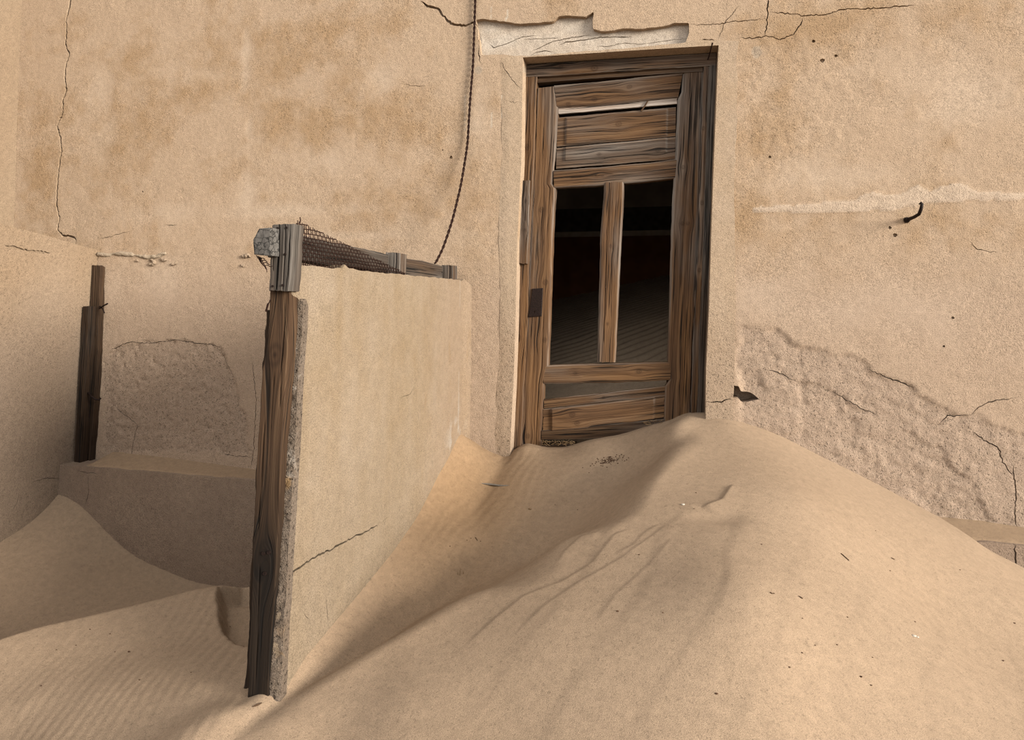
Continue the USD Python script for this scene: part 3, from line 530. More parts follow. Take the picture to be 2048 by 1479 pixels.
# ------------------------------------------------------------------ boards
def lerp_poly(P, s):
    P = np.asarray(P, float); d = np.r_[0, np.cumsum(np.linalg.norm(np.diff(P, axis=0), axis=1))]; d /= d[-1]
    return np.stack([np.interp(s, d, P[:, k]) for k in range(3)], 1)
def board(Lp, Rp, thick, mat='weathered_wood', tone=(0, 0, 1), tone_fn=None, knots=(), splits=(), cham=(0, 0), fld=None, seed=0, rug=1.0, ends=0.0, rail=0.0, res=(.006, .003), back=(0, 1, 0), wear=1.0, name='board', parent=None, **kw):
    """A weathered board between two edge lines (world points, same direction). The front is the surface through both; `thick` goes along `back`."""
    Lp, Rp = np.asarray(Lp, float), np.asarray(Rp, float); back = np.asarray(back, float)
    ln = np.linalg.norm(np.diff(Lp, axis=0), axis=1).sum(); wd = np.linalg.norm(Rp - Lp, axis=1).mean() if len(Lp) == len(Rp) else np.linalg.norm(Rp[0] - Lp[0])
    n, m = max(6, int(ln / res[0])), max(8, int(wd / res[1]))
    s = np.linspace(0, 1, n); c = np.linspace(0, 1, m); c = np.unique(np.round(np.r_[c, .003 / wd, 1 - .003 / wd], 5)); m = len(c)
    a, b = lerp_poly(Lp, s), lerp_poly(Rp, s)
    S, Cc = np.meshgrid(s, c, indexing='ij'); sm, tm = S * ln, Cc * wd
    P = a[:, None] * (1 - c)[None, :, None] + b[:, None] * c[None, :, None]
    ax = (a[-1] - a[0]) / np.linalg.norm(a[-1] - a[0]); cr = (b - a).mean(0); cr /= np.linalg.norm(cr)
    # edges and ends are worn
    P = P + cr * ((f2(sm, Cc * 0, 14, seed=seed + 1) * .006 * (1 - Cc) + f2(sm, Cc * 0, 14, seed=seed + 2) * .006 * Cc) * rug)[..., None] * np.where(np.minimum(Cc, 1 - Cc) < .25, 1, .3)[..., None]
    if ends: P = P + ax * ((f2(tm, S * 0, 60, seed=seed + 3) * ends) * np.where(S < .5, sstep(S, .06, 0), sstep(S, .94, 1)))[..., None]
    mid = (P[:, 0] + P[:, -1]) / 2; cr2 = cr - ax * (cr @ ax); cr2 /= np.linalg.norm(cr2); c0, c1 = mid[0], mid[-1]
    base_ln = c0 + (c1 - c0) * S[..., None]; tg = .3 * tm + .7 * (((P - base_ln) @ cr2) + wd / 2); kn = np.zeros_like(tm)
    for ks, kt, kr in knots:
        kr = kr * 1.25; ks, kt = ks * ln, kt * wd; e = np.exp(-(((sm - ks) / (4.2 * kr)) ** 2 + ((tm - kt) / (2.3 * kr)) ** 2)); tg = tg - e * (tm - kt) * .72
        rr_ = np.sqrt(((sm - ks) / (1.25 * kr)) ** 2 + ((tm - kt) / kr) ** 2); kn = np.maximum(kn, np.exp(-1.5 * rr_ ** 2) * (.62 + .38 * np.cos(8.5 * rr_ + .3)))
    dep = (.0028 * f2(sm, tg, 2.5, 60, seed=seed + 4, octv=3) + .0018 * f2(sm, tg, 5, 150, seed=seed + 5, octv=2) + .003 * f2(sm, tg, 2, 9, seed=seed + 6)) * rug
    for (s0, t0, s1, t1, w, d) in splits:
        tt = np.clip((S - s0) / (s1 - s0 + 1e-9), 0, 1); line = (t0 + (t1 - t0) * tt) * wd + .004 * f2(sm, S * 0, 9, seed=seed + 7); on = (S > s0) & (S < s1)
        dep = dep + np.where(on, d * np.clip(1 - np.abs(tm - line) / w, 0, 1) * np.minimum(1, np.minimum(S - s0, s1 - S) / .03), 0)
    dep = dep + .5 * .004 * np.exp(-((np.minimum(tm, wd - tm)) / .002) ** 2)
    for k, cw in enumerate(cham):
        dd = tm if k == 0 else wd - tm
        if cw: dep = dep + np.clip(cw - dd, 0, cw) * .9
    if fld:
        f0, f1, g0, g1, hgt = fld
        q = np.minimum(np.minimum(sm - f0 * ln, f1 * ln - sm), np.minimum(tm - g0 * wd, g1 * wd - tm)); dep = dep - hgt * sstep(q, -.003, .004)
    P = P + back * dep[..., None]
    # sides, ends and the back
    V = [P.reshape(-1, 3)]; Fs = [gridf(n, m)]; G = [np.stack([sm, tg, sm * 0 + seed * 3.7], -1).reshape(-1, 3)]; Kn = [kn.ravel()]; k = n * m
    def strip(p, g, along):
        nonlocal k
        q = np.stack([p, p + back * (thick * .5), p + back * thick]); 
        V.append(q.reshape(-1, 3)); Fs.append(gridf(3, len(p)) + k); k += 3 * len(p)
        gg = np.stack([g, g, g]); gg[1, :, 1] += thick * .5; gg[2, :, 1] += thick; gg[..., 2] += .33
        G.append(gg.reshape(-1, 3)); Kn.append(np.zeros(3 * len(p)))
    g0 = G[0].reshape(n, m, 3)
    strip(P[:, 0], g0[:, 0], 1); strip(P[::-1, -1], g0[::-1, -1], 1); strip(P[0, ::-1], g0[0, ::-1], 0); strip(P[-1], g0[-1], 0)
    bq = np.array([P[0, 0], P[0, -1], P[-1, -1], P[-1, 0]]) + back * thick; V.append(bq); Fs.append(np.array([[0, 1, 2], [0, 2, 3]]) + k); k += 4
    G.append(np.array([[0, 0, 9.], [0, wd, 9.], [ln, wd, 9.], [ln, 0, 9.]])); Kn.append(np.zeros(4))
    V, Fs, G, Kn = np.vstack(V), np.vstack(Fs), np.vstack(G), np.concatenate(Kn)
    nf = np.cross(V[Fs[0, 1]] - V[Fs[0, 0]], V[Fs[0, 2]] - V[Fs[0, 0]])
    if nf @ back > 0: Fs = Fs[:, ::-1]
    tone_v = np.tile(np.array(tone, float), (len(V), 1)) if tone_fn is None else tone_fn(V)
    ew = np.zeros(len(V)); fe = np.minimum(tm, wd - tm); cwm = max(max(cham) * .9, .004); ew[:n * m] = np.exp(-(fe / cwm) ** 4).ravel()
    if fld: ew[:n * m] = np.maximum(ew[:n * m], np.exp(-(q / .005) ** 2).ravel() * .8)
    tone_v = tone_v + ew[:, None] * np.array([-.5, .55, .12]) * wear
    return put(name, V, Fs, mat, parent, smooth=True, prim={'grain': G, 'tone': tone_v, 'knot': Kn}, **kw)
def ys(Y, *pts): return [onY(a, b, Y) for a, b in pts]
def rods(paths, r, sides=6):
    out = []
    for p in paths:
        p = np.asarray(p, float); t = np.gradient(p, axis=0); t /= np.linalg.norm(t, axis=1, keepdims=True) + 1e-12
        up = np.array([.31, .22, .93]); a = np.cross(t, up); a /= np.linalg.norm(a, axis=1, keepdims=True) + 1e-9; b = np.cross(t, a)
        an = np.arange(sides) * 2 * np.pi / sides; rr = np.broadcast_to(r, (len(p),))[:, None, None]
        v = p[:, None] + rr * (np.cos(an)[None, :, None] * a[:, None] + np.sin(an)[None, :, None] * b[:, None])
        i, j = np.meshgrid(np.arange(len(p) - 1), np.arange(sides), indexing='ij'); q = [i * sides + j, i * sides + (j + 1) % sides, (i + 1) * sides + (j + 1) % sides, (i + 1) * sides + j]
        q = [w.ravel() for w in q]; f = np.vstack([np.stack([q[0], q[1], q[2]], 1), np.stack([q[0], q[2], q[3]], 1)])
        caps = [[0, k + 1, k] for k in range(1, sides - 1)] + [[(len(p) - 1) * sides + z for z in (0, k, k + 1)] for k in range(1, sides - 1)]
        out.append((v.reshape(-1, 3), np.vstack([f, caps])))
    return joined(out)
def head_nail(p, d, r, h=.003):
    m = trimesh.creation.cylinder(radius=r, height=h, sections=10); m.apply_transform(trimesh.geometry.align_vectors([0, 0, 1], d)); m.apply_translation(p)
    return m.vertices, m.faces

# ------------------------------------------------------------------ door frame (sits in the opening)
FY, DY = .095, .125
dz = lambda V: sstep(V[:, 2], 1.9, .9)                     # more orange, less grey towards the sheltered foot
def tones(o0, g0, b0, o1, g1, b1):
    def fn(V): k = dz(V)[:, None]; return np.array([o0, g0, b0]) * (1 - k) + np.array([o1, g1, b1]) * k
    return fn
frame = thing('door_frame', 'weathered timber frame set in the plaster opening around the door', 'door frame', (-.3, FY, .4), kind='structure')
board(ys(FY, (1049.5, 130), (1150, 124), (1260, 117), (1350, 111), (1432.5, 106)), ys(FY, (1050, 154.5), (1150, 148.5), (1260, 141), (1350, 135), (1432, 130.8)), .10, tone=(-.25, .42, 1.0), knots=((.38, .6, .018), (.2, .3, .01)), splits=((.3, .85, .75, .9, .004, .008),), cham=(0, .004), seed=11, rug=1.3, parent=frame, name='head')
board(ys(FY + .022, (1073, 152), (1250, 140), (1406, 128)), ys(FY + .022, (1074, 165), (1240, 153), (1406, 142.5)), .07, tone=(-.35, .1, .62), seed=12, parent=frame, name='head_stop')
board(ys(FY, (1050, 154), (1046, 260), (1043, 361), (1036, 528), (1031, 659), (1026, 771), (1019, 900), (1014, 1010)), ys(FY, (1073.5, 153), (1069, 260), (1066, 361), (1059, 460), (1053, 646), (1047, 771), (1042, 889), (1037, 1010)), .11,
      tone_fn=tones(.10, -.05, 1.0, .45, -.45, 1.0), knots=((.17, .42, .016), (.62, .35, .018)), splits=((.05, .5, .3, .45, .003, .006), (.55, .2, .9, .3, .003, .008)), seed=13, rug=1.2, parent=frame, name='jamb')
rj = thing  # (no helper needed here)
board(ys(FY + .006, (1407, 133), (1402, 269), (1397, 431), (1392, 560), (1386, 677), (1381, 827), (1376, 930)), ys(FY + .006, (1419, 133), (1414, 269), (1409, 431), (1405, 560), (1400, 677), (1395, 827), (1390, 930)), .11,
      tone_fn=tones(-.1, .5, 1.0, .1, .12, .8), knots=((.16, .35, .010), (.35, .5, .011), (.52, .5, .010)), splits=((.02, .8, .5, .85, .003, .008),), seed=14, rug=1.4, parent=frame, name='jamb')
board(ys(FY, (1419, 131), (1414, 269), (1409.5, 431), (1405.5, 560), (1400.5, 677), (1395.5, 827), (1390.5, 930)), ys(FY, (1432, 131), (1427.5, 242), (1422.5, 404), (1420, 491), (1415.5, 646), (1408.5, 833), (1404, 930)), .115,
      tone_fn=tones(-.6, .75, .72, -.3, .25, .42), splits=((.03, .4, .6, .5, .0035, .010), (.4, .7, .97, .6, .0035, .010), (.1, .2, .4, .15, .003, .008)), seed=15, rug=2.0, parent=frame, name='jamb_strip', label='split dark grey outer strip of the right jamb')
board(ys(FY - .032, (1042.5, 361), (1040, 440), (1036.3, 526)), ys(FY - .032, (1059, 360.5), (1057, 440), (1054.6, 527.5)), .031, tone=(.08, .15, .85), knots=((.25, .6, .008), (.6, .6, .008)), splits=((.05, .6, .5, .55, .003, .006),), seed=16, ends=.01, rug=1.3, parent=frame, name='batten', label='short batten nailed over the left jamb')
board(ys(FY + .03, (1083, 891), (1115, 889), (1150, 888)), ys(FY + .03, (1083, 912), (1115, 912), (1150, 912)), .08, tone=(.2, -.1, .6), seed=17, parent=frame, name='sill')

# ------------------------------------------------------------------ the door leaf
door = thing('door_1', 'sagging weathered wooden door with two empty window panes, half buried in sand', 'door', (-.3, DY, .4), kind='structure')
board(ys(DY, (1075, 176), (1070.6, 253), (1065, 377.5), (1060.2, 478.7), (1054.6, 634), (1049, 760), (1043, 886), (1039, 990)), ys(DY, (1110, 172), (1116.6, 215), (1112, 300), (1104.5, 367), (1111, 375), (1106, 460), (1096.6, 730), (1088, 768), (1082.6, 895), (1078, 990)), .045,
      tone_fn=tones(.06, .02, 1.0, .32, -.45, 1.0), knots=((.31, .45, .013), (.49, .75, .013), (.63, .8, .011), (.86, .3, .012)), splits=((.1, .75, .38, .72, .0028, .006), (.55, .7, .95, .72, .0028, .006)), cham=(0, .012), seed=21, parent=door, name='stile')
board(ys(DY, (1365.5, 145), (1362, 184), (1354.5, 200), (1350.5, 318), (1346.5, 356), (1342, 460), (1334.5, 727), (1340.5, 757), (1330, 772), (1327, 860), (1323, 960)), ys(DY, (1406, 142), (1401.8, 269), (1396.4, 431), (1392, 560), (1384, 678), (1379.6, 827), (1374, 960)), .045,
      tone_fn=tones(-.15, .30, .98, .26, -.38, .95), knots=((.24, .35, .009), (.38, .42, .009), (.38, .62, .008)), splits=((.05, .55, .36, .5, .003, .009), (.34, .5, .56, .42, .003, .009)), cham=(.011, 0), seed=22, parent=door, name='stile')
board(ys(DY + .002, (1108, 170.8), (1200, 163), (1300, 152), (1366, 144.6)), ys(DY + .002, (1114, 217), (1200, 211), (1300, 201), (1356, 196)), .042, tone=(-.02, .05, .92), knots=((.32, .72, .014), (.60, .35, .013), (.1, .85, .012)), splits=((.05, .62, .55, .66, .003, .005),), cham=(0, .016), seed=23, parent=door, name='rail')
board(ys(DY + .002, (1107, 340), (1200, 333), (1300, 324), (1354, 317)), ys(DY + .002, (1108, 376), (1200, 371), (1300, 362), (1350, 356)), .042, tone=(.08, .02, .95), knots=((.36, .45, .008), (.41, .5, .007)), splits=((.12, .5, .5, .46, .003, .008), (.55, .45, .9, .4, .003, .005)), cham=(.010, .006), seed=24, parent=door, name='rail')
board(ys(DY + .002, (1086, 731), (1200, 727), (1290, 725), (1341, 724)), ys(DY + .002, (1087, 768), (1200, 766), (1290, 763), (1341, 760)), .042, tone=(.25, -.3, .95), knots=((.26, .45, .009), (.76, .45, .012)), splits=((.3, .62, .7, .6, .003, .006),), cham=(.008, .009), seed=25, parent=door, name='rail')
board(ys(DY + .003, (1083, 861), (1180, 852), (1260, 844), (1330, 837)), ys(DY + .003, (1083, 879), (1180, 877), (1262, 874), (1330, 872)), .042, tone=(-.05, .0, .55), splits=((.05, .4, .9, .35, .003, .006),), seed=26, parent=door, name='rail')
board(ys(DY - .003, (1208, 365), (1206, 400), (1200.8, 460), (1197, 600), (1194, 724)), ys(DY - .003, (1248, 363), (1247, 400), (1243.7, 460), (1237, 600), (1230.3, 724)), .04, tone_fn=tones(.1, .2, 1.05, .12, .05, 1.05), knots=((.36, .5, .008), (.79, .5, .008)), splits=((.02, .3, .9, .32, .0026, .006), (.1, .62, .4, .6, .0026, .004)), cham=(.010, .010), ends=.012, seed=27, parent=door, name='muntin')
# upper panel: a thin pale slip, then two shrunken boards with raised fields
board(ys(DY + .014, (1116, 215), (1230, 205.5), (1354, 195)), ys(DY + .014, (1117.5, 228), (1230, 218), (1354, 207.5)), .012, tone=(-.5, 1.0, 2.6), seed=28, rug=.8, parent=door, name='panel_slip', label='pale cracked slip at the top of the upper panel')
board(ys(DY + .012, (1115, 235), (1230, 224.5), (1352, 214)), ys(DY + .012, (1113.5, 293.5), (1230, 284), (1351, 272)), .014, tone=(.08, .02, .95), knots=((.53, .42, .015),), fld=(.075, .93, .05, .95, .010), splits=((.3, .62, .55, .6, .003, .005), (.55, .72, .9, .66, .003, .004)), seed=29, rug=.8, parent=door, name='panel_board')
board(ys(DY + .012, (1113.5, 296), (1230, 285.5), (1351, 273.5)), ys(DY + .012, (1112, 337), (1230, 328), (1350, 318)), .014, tone=(-.02, .12, .92), knots=((.37, .5, .010), (.86, .55, .012)), fld=(.07, .93, .0, .66, .010), splits=((.1, .82, .8, .86, .003, .004),), seed=30, rug=.8, parent=door, name='panel_board')
st = rods([[onY(1282, 222, DY + .004), onY(1290, 211, DY + .004), onY(1296, 201, DY + .006)]], [.006, .005, .004]); put('splinter', *st, 'twig', door, label='loose splinter slanting across the gap in the upper panel')
# lower panel, slipped down and gaping
board(ys(DY + .012, (1088, 797.5), (1200, 786.5), (1331, 772)), ys(DY + .012, (1088, 816), (1200, 804), (1330, 790.5)), .014, tone=(.12, -.1, .85), knots=((.5, .5, .008),), seed=31, rug=.9, parent=door, name='panel_board')
board(ys(DY + .010, (1086, 818), (1200, 806), (1329, 790)), ys(DY + .010, (1086, 861), (1104, 860), (1175, 855), (1182, 851), (1260, 844), (1328, 834)), .016, tone=(.3, -.3, 1.05), knots=((.25, .36, .014), (.29, .76, .013)), fld=(.07, .92, .02, 1.3, .011), splits=((.1, .7, .6, .66, .003, .005),), seed=32, rug=.9, ends=.018, parent=door, name='panel_board')
lp = ys(DY - .006, (1064.5, 577.2), (1085.7, 575.7), (1083, 632), (1056.8, 634))
b = m3.Manifold.hull_points(np.vstack([np.array(lp), np.array(lp) + [0, .009, 0], np.array(lp) * .94 + np.mean(lp, 0) * .06 - [0, .0015, 0]])); hp = onY(1070, 622, DY)
b = b - m3.Manifold.cylinder(.05, .004, .004, 12, True).rotate((90, 0, 0)).translate(tuple(hp)); b = b - m3.Manifold.cube((.003, .05, .012), True).translate((hp[0], hp[1], hp[2] - .006))
bm = b.to_mesh(); bv = bm.vert_properties[:, :3][bm.tri_verts].reshape(-1, 3)
put('lock_plate', bv, np.arange(len(bv)).reshape(-1, 3), 'dark_iron', door, smooth=False, label='dark iron lock plate with a keyhole')

# ------------------------------------------------------------------ the dark room behind the door
RX0, RX1, RY = -3.2, 2.2, 3.4
def band(name, z0, z1, mat, **kw): return plain_box(name, (RX0, RY, z0), (RX1, RY + .1, z1), mat, parent=iw, **kw)
iw = thing('wall_interior', 'dark painted rear wall of the sand-filled room seen through the door', 'wall', (0, RY, 0), kind='structure')
band('dado', -.2, 2.06, 'room_brown'); band('dado_line', 2.06, 2.12, 'room_line'); band('frieze', 2.12, 2.38, 'room_dark'); band('upper_wall', 2.38, 3.6, 'room_grey')
plain_box('wall_interior', (RX0 - .1, .35, -.2), (RX0, RY + .1, 3.6), 'room_brown', kind='structure', label='side wall of the dark room behind the door, left of it', cat='wall')
plain_box('wall_interior', (RX1, .35, -.2), (RX1 + .1, RY + .1, 3.6), 'room_brown', kind='structure', label='side wall of the dark room behind the door, right of it', cat='wall')
plain_box('ceiling', (RX0 - .1, .35, 3.5), (RX1 + .1, RY + .1, 3.6), 'room_dark', kind='structure', label='ceiling of the dark room behind the door', cat='ceiling')
gx, gy = np.meshgrid(np.linspace(RX0, RX1, 270), np.linspace(.14, RY, 200), indexing='ij')
prof = np.interp(gy, [0, .35, .8, 1.6, 3.4], [.50, .62, .80, 1.08, 1.50]) + (.06 + .16 * sstep(gy, .3, 1.6)) * (gx + .5) + .02 * f2(gx, gy, 1.5, seed=141)
ph = (gy * .93 - gx * .36 + .15 * f2(gx, gy, 2, seed=142)) * 2 * np.pi / .085
prof = prof + .006 * np.sin(ph) * sstep(gy, .5, .9)
prof = np.where(gy < .36, np.minimum(prof, .42 + .2 * sstep(gx, -.5, .3)), prof)
Vi = np.stack([gx, gy, prof], -1).reshape(-1, 3)
put('sand_ground', Vi, gridf(270, 200), 'sand', smooth=True, prim={'tint': np.tile([.92, .70, .50], (len(Vi), 1)), 'rough': np.full(len(Vi), .5)}, kind='structure', label='rippled sand filling the dark room behind the door panes', cat='sand')

# ------------------------------------------------------------------ timber screen frame on the porch wall
PY = -1.86
sf = thing('screen_frame', 'grey timber post and rail with rusted wire screen on the end of the porch wall', 'screen frame', (-1.19, PY, .1))
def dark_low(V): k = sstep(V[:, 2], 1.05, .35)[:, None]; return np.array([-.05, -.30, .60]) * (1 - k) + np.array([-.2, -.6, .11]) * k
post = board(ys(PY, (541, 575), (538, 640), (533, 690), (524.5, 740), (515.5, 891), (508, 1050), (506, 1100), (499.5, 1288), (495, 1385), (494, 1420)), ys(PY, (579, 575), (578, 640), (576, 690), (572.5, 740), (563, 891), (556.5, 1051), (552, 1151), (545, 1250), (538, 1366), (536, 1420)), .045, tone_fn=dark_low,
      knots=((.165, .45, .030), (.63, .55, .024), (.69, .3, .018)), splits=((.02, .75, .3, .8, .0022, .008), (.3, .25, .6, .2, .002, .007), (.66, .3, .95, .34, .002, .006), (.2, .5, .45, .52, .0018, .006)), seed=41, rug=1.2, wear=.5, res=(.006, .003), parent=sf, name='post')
board(ys(PY + .012, (531, 622), (526, 760), (516, 900), (508, 1050), (500, 1180), (497, 1290), (489, 1378)), ys(PY + .012, (546, 624), (536, 760), (528, 900), (520, 1050), (512, 1180), (508, 1290), (502, 1378)), .05, tone=(-.2, -.3, .22), seed=42, rug=4.0, ends=.02, parent=sf, name='side_batten', label='ragged charred batten on the post edge')
dk = plain_box
blk = board(ys(PY - .028, (543, 450), (541, 515), (537, 581)), ys(PY - .028, (588, 447.5), (584, 515), (578.6, 582.5)), .055, tone=(-.55, .85, .52), wear=.6, splits=((.0, .33, 1, .37, .0028, .014), (.0, .62, 1, .66, .0026, .012), (.1, .84, .8, .86, .002, .006), (.2, .15, .7, .12, .002, .006)), seed=43, rug=2.2, ends=.008, res=(.008, .0025), parent=sf, name='post_cap', label='grey split block nailed over the top of the post')
nl = [head_nail(onY(a, b, PY - .030), (0, -1, 0), .0035) for a, b in ((555, 456), (573, 455), (551, 508), (570, 508), (545, 572), (565, 570))]
for v, f in nl: put('nail', v, f, 'dark_iron', sf, smooth=False)
for a, b in ((527, 1106), (538, 1104), (530, 1146)): put('nail', *head_nail(onY(a, b, PY - .001), (0, -1, 0), .006, .006), 'dark_iron', sf, smooth=False)
put('nail', *rods([[onY(532, 622, PY), onY(536, 608, PY - .01), onY(541, 600, PY)]], .003), 'rust', sf)
# orange side strip behind the block
board([onY(588, 450, PY + .03), onY(586, 490, PY + .03), onY(584, 530, PY + .03)], [onY(594.5, 452, PY + .06), onY(594, 490, PY + .06), onY(592, 530, PY + .06)], .02, tone=(.5, -.3, 1.0), seed=44, back=(-.4, .9, 0), parent=sf, name='post_strip')
# rail running back to the facade, its sawn end showing
RXr = -1.205
rxx = lambda y: np.interp(y, [-1.86, -1.0, 0], [-1.162, -1.205, -1.215])
rl = [(yv, 1.523 - .010 * (yv + 1.86) / 1.86 + .003 * math.sin(yv * 9)) for yv in np.linspace(-1.84, -.03, 8)]
board([(rxx(a), a, b) for a, b in rl], [(rxx(a), a, b - .082) for a, b in rl], .062, tone=(-.5, .6, .48), wear=.5, splits=((.05, .5, .95, .45, .003, .008),), seed=45, rug=1.2, back=(-1, 0, 0), parent=sf, name='rail')
ep = np.array(ys(-1.93, (519, 457), (541, 455), (541, 511), (508, 508), (507, 478)))
eb = m3.Manifold.hull_points(np.vstack([ep, ep + [0, .09, 0]])).refine_to_length(.006); em = eb.to_mesh(); ev = np.array(em.vert_properties[:, :3], float)
ev += .006 * np.stack([f2(ev[:, 0] + ev[:, 1], ev[:, 2], 50, seed=151), f2(ev[:, 0], ev[:, 2] + ev[:, 1], 60, seed=152), f2(ev[:, 1], ev[:, 2], 45, seed=153)], 1)
put('rail_end', ev, em.tri_verts, 'end_grain', sf, smooth=True, label='cracked grey end grain of the rail')
# two stub studs at the far end, nailed to the rail
def stud(Y0, xw, ztop, seed, tone):
    board([(-1.215, Y0, ztop), (-1.214, Y0, 1.47), (-1.215, Y0, 1.41)], [(-1.215 + xw, Y0, ztop - .004), (-1.215 + xw, Y0, 1.47), (-1.215 + xw, Y0, 1.41)], .07, tone=tone, splits=((0, .7, 1, .66, .003, .01),), seed=seed, rug=1.3, ends=.008, res=(.006, .003), parent=sf, name='stud')
stud(-.99, .072, 1.529, 46, (-.4, .6, .8)); stud(-.245, .066, 1.518, 47, (-.3, .65, .62))
# wire screen: woven, torn to a triangle
MXs = -1.140
def mp(px, py): return onX(px, py, MXs)
q0, q1, q2 = mp(596, 440), mp(812, 546), mp(592, 532)
tri = Polygon([(q0[1] - .01, q0[2]), (q1[1], q1[2]), (q1[1], 1.30), (q2[1] - .01, 1.30)])
pitch = .0128; paths = []; rs = np.random.RandomState(9)
slant = .12
def clipw(P):
    out, cur = [], []
    for p in P:
        if tri.contains(shapely.Point(p[1], p[2])): cur.append(p)
        else:
            if len(cur) > 2: out.append(np.array(cur))
            cur = []
    if len(cur) > 2: out.append(np.array(cur))
    return out
yy0, yy1 = q0[1] - .05, q1[1] + .1
for i, zc in enumerate(np.arange(1.36, 1.66, pitch)):
    t = np.arange(yy0, yy1, pitch / 6); P = np.stack([MXs + .0014 * np.cos(np.pi * t / pitch + np.pi * i), t, zc + .0012 * np.sin(t * 40 + i) + .02 * (t - q0[1]) * 0 + .004 * f2(t, t * 0 + i, 3, seed=161)], 1); paths += clipw(P)
for i, yc in enumerate(np.arange(yy0, yy1 + .1, pitch)):
    t = np.arange(1.30, 1.70, pitch / 6); k = np.sin(np.pi * t / pitch + i * np.pi); P = np.stack([MXs - .0014 * np.cos(np.pi * (t - 1.36) / pitch + np.pi * i), yc - slant * (t - 1.42) + .0030 * k, t], 1); paths += clipw(P)
paths.append(np.array([mp(600, 446), mp(601, 440), mp(600, 434)]))
put('wire_screen', *rods(paths, .0016, 4), 'rust', sf, label='rusted woven wire screen torn to a triangle')
rg = []
for i in range(5): rg.append(np.array([onY(512 + 3 * i + u * 9 + 2 * math.sin(5 * u + i), 511 + i + u * (9 + 5 * i), -1.9 + .005 * math.sin(4 * u)) for u in np.linspace(0, 1, 7)]))
for i in range(4): rg.append(np.array([onY(514 + i * 5 + u * 16, 514 + i * 6 + u * (5 - 2 * i) + 2 * math.sin(6 * u + i), -1.897) for u in np.linspace(0, 1, 7)]))
put('wire_scrap', *rods(rg, .0012, 4), 'rust', sf, label='ragged scrap of wire screen hanging under the rail end')

# ------------------------------------------------------------------ dark post in the left corner
cp = thing('corner_post', 'dark weathered timber post standing on the ledge in the left corner of the porch', 'post', (-3.83, -.03, PZ))
CPY = -.045
def cdark(V): k = sstep(V[:, 2], 1.5, .6)[:, None]; return np.array([.05, -.35, .40]) * (1 - k) + np.array([-.05, -.3, .30]) * k
board(ys(CPY, (184, 530), (181, 600), (175, 700), (168, 800), (160, 918), (160, 925)), ys(CPY, (199, 532), (198, 600), (194, 700), (189, 800), (180, 915), (180, 925)), .040, tone_fn=cdark, knots=((.4, .5, .012), (.6, .3, .012)), splits=((0, .4, .5, .5, .003, .01), (.3, .6, .95, .5, .003, .01)), seed=51, rug=2.2, wear=.4, ends=.015, parent=cp, name='upright')
board(ys(CPY - .062, (165, 612), (161, 700), (155, 800), (148, 915), (148, 925)), ys(CPY - .062, (178, 612), (174, 700), (168, 800), (160, 915), (160, 925)), .055, tone=(-.2, -.15, .28), wear=.4, splits=((.1, .5, .9, .5, .003, .009),), seed=52, rug=2.0, ends=.012, parent=cp, name='batten')
put('hook', *rods([[onY(171, 783, CPY - .01), onY(177, 786, CPY - .04), onY(184, 793, CPY - .055), onY(191, 798, CPY - .05), onY(199, 799, CPY - .03), onY(201, 796, CPY - .02)]], .006, 8), 'dark_iron', cp, label='bent dark iron hook on the post')
put('nail', *rods([[onY(200, 616, CPY), onY(207, 611, CPY - .03), onY(215, 607, CPY - .05)]], .005, 6), 'dark_iron', cp)
put('nail', *rods([[onY(200, 612, CPY), onY(206, 618, CPY - .02), onY(209, 626, CPY - .02)]], .004, 6), 'dark_iron', cp)

# ------------------------------------------------------------------ things on the walls
wp = [(951, -20, -.014), (950, 12, -.014), (946, 130, -.014), (940, 200, -.016), (935, 290, -.022), (922, 370, -.07), (905, 440, -.15), (885, 500, -.22), (868, 531, -.28)]
Wp = np.array([onY(a, b, c) for a, b, c in wp]); sN = 260; cen = lerp_poly(Wp, np.linspace(0, 1, sN)); cen = ndimage.gaussian_filter1d(cen, 6, axis=0, mode='nearest')
tw = np.linspace(0, 2 * np.pi * 26, sN); hw = thing('hanging_wire', 'rusty twisted wire hanging down the facade to the porch rail', 'wire', tuple(cen[-1]))
for k in range(2): put('strand', *rods([cen + .0042 * np.stack([np.cos(tw + np.pi * k), np.sin(tw + np.pi * k), tw * 0], 1)], .0042, 6), 'rust', hw)
hk = thing('wall_hook', 'rusted iron hook bent upward out of the facade right of the door', 'hook', tuple(onY(1817, 438, 0)))
put('shank', *rods([[onY(1812, 440, .01), onY(1818, 438, -.02), onY(1828, 434, -.07), onY(1838, 428, -.12), onY(1842, 418, -.135), onY(1844, 408, -.135), onY(1842, 405.5, -.13), onY(1838.5, 408, -.12)]], [.009, .009, .008, .008, .0075, .007, .006, .003], 8), 'dark_iron', hk)
put('collar', *rods([[onY(1813, 440, -.004), onY(1817, 438.5, -.02)]], [.016, .011], 9), 'dark_iron', hk)
put('long_nail', *rods([[onY(1415, 121, FY + .01), onY(1418, 112, FY - .03), onY(1424, 90, -.02), onY(1425, 86, -.03)]], [.0032, .0032, .0032, .005], 7), 'rust', None, label='long bent nail sticking up from the door frame head', cat='nail')
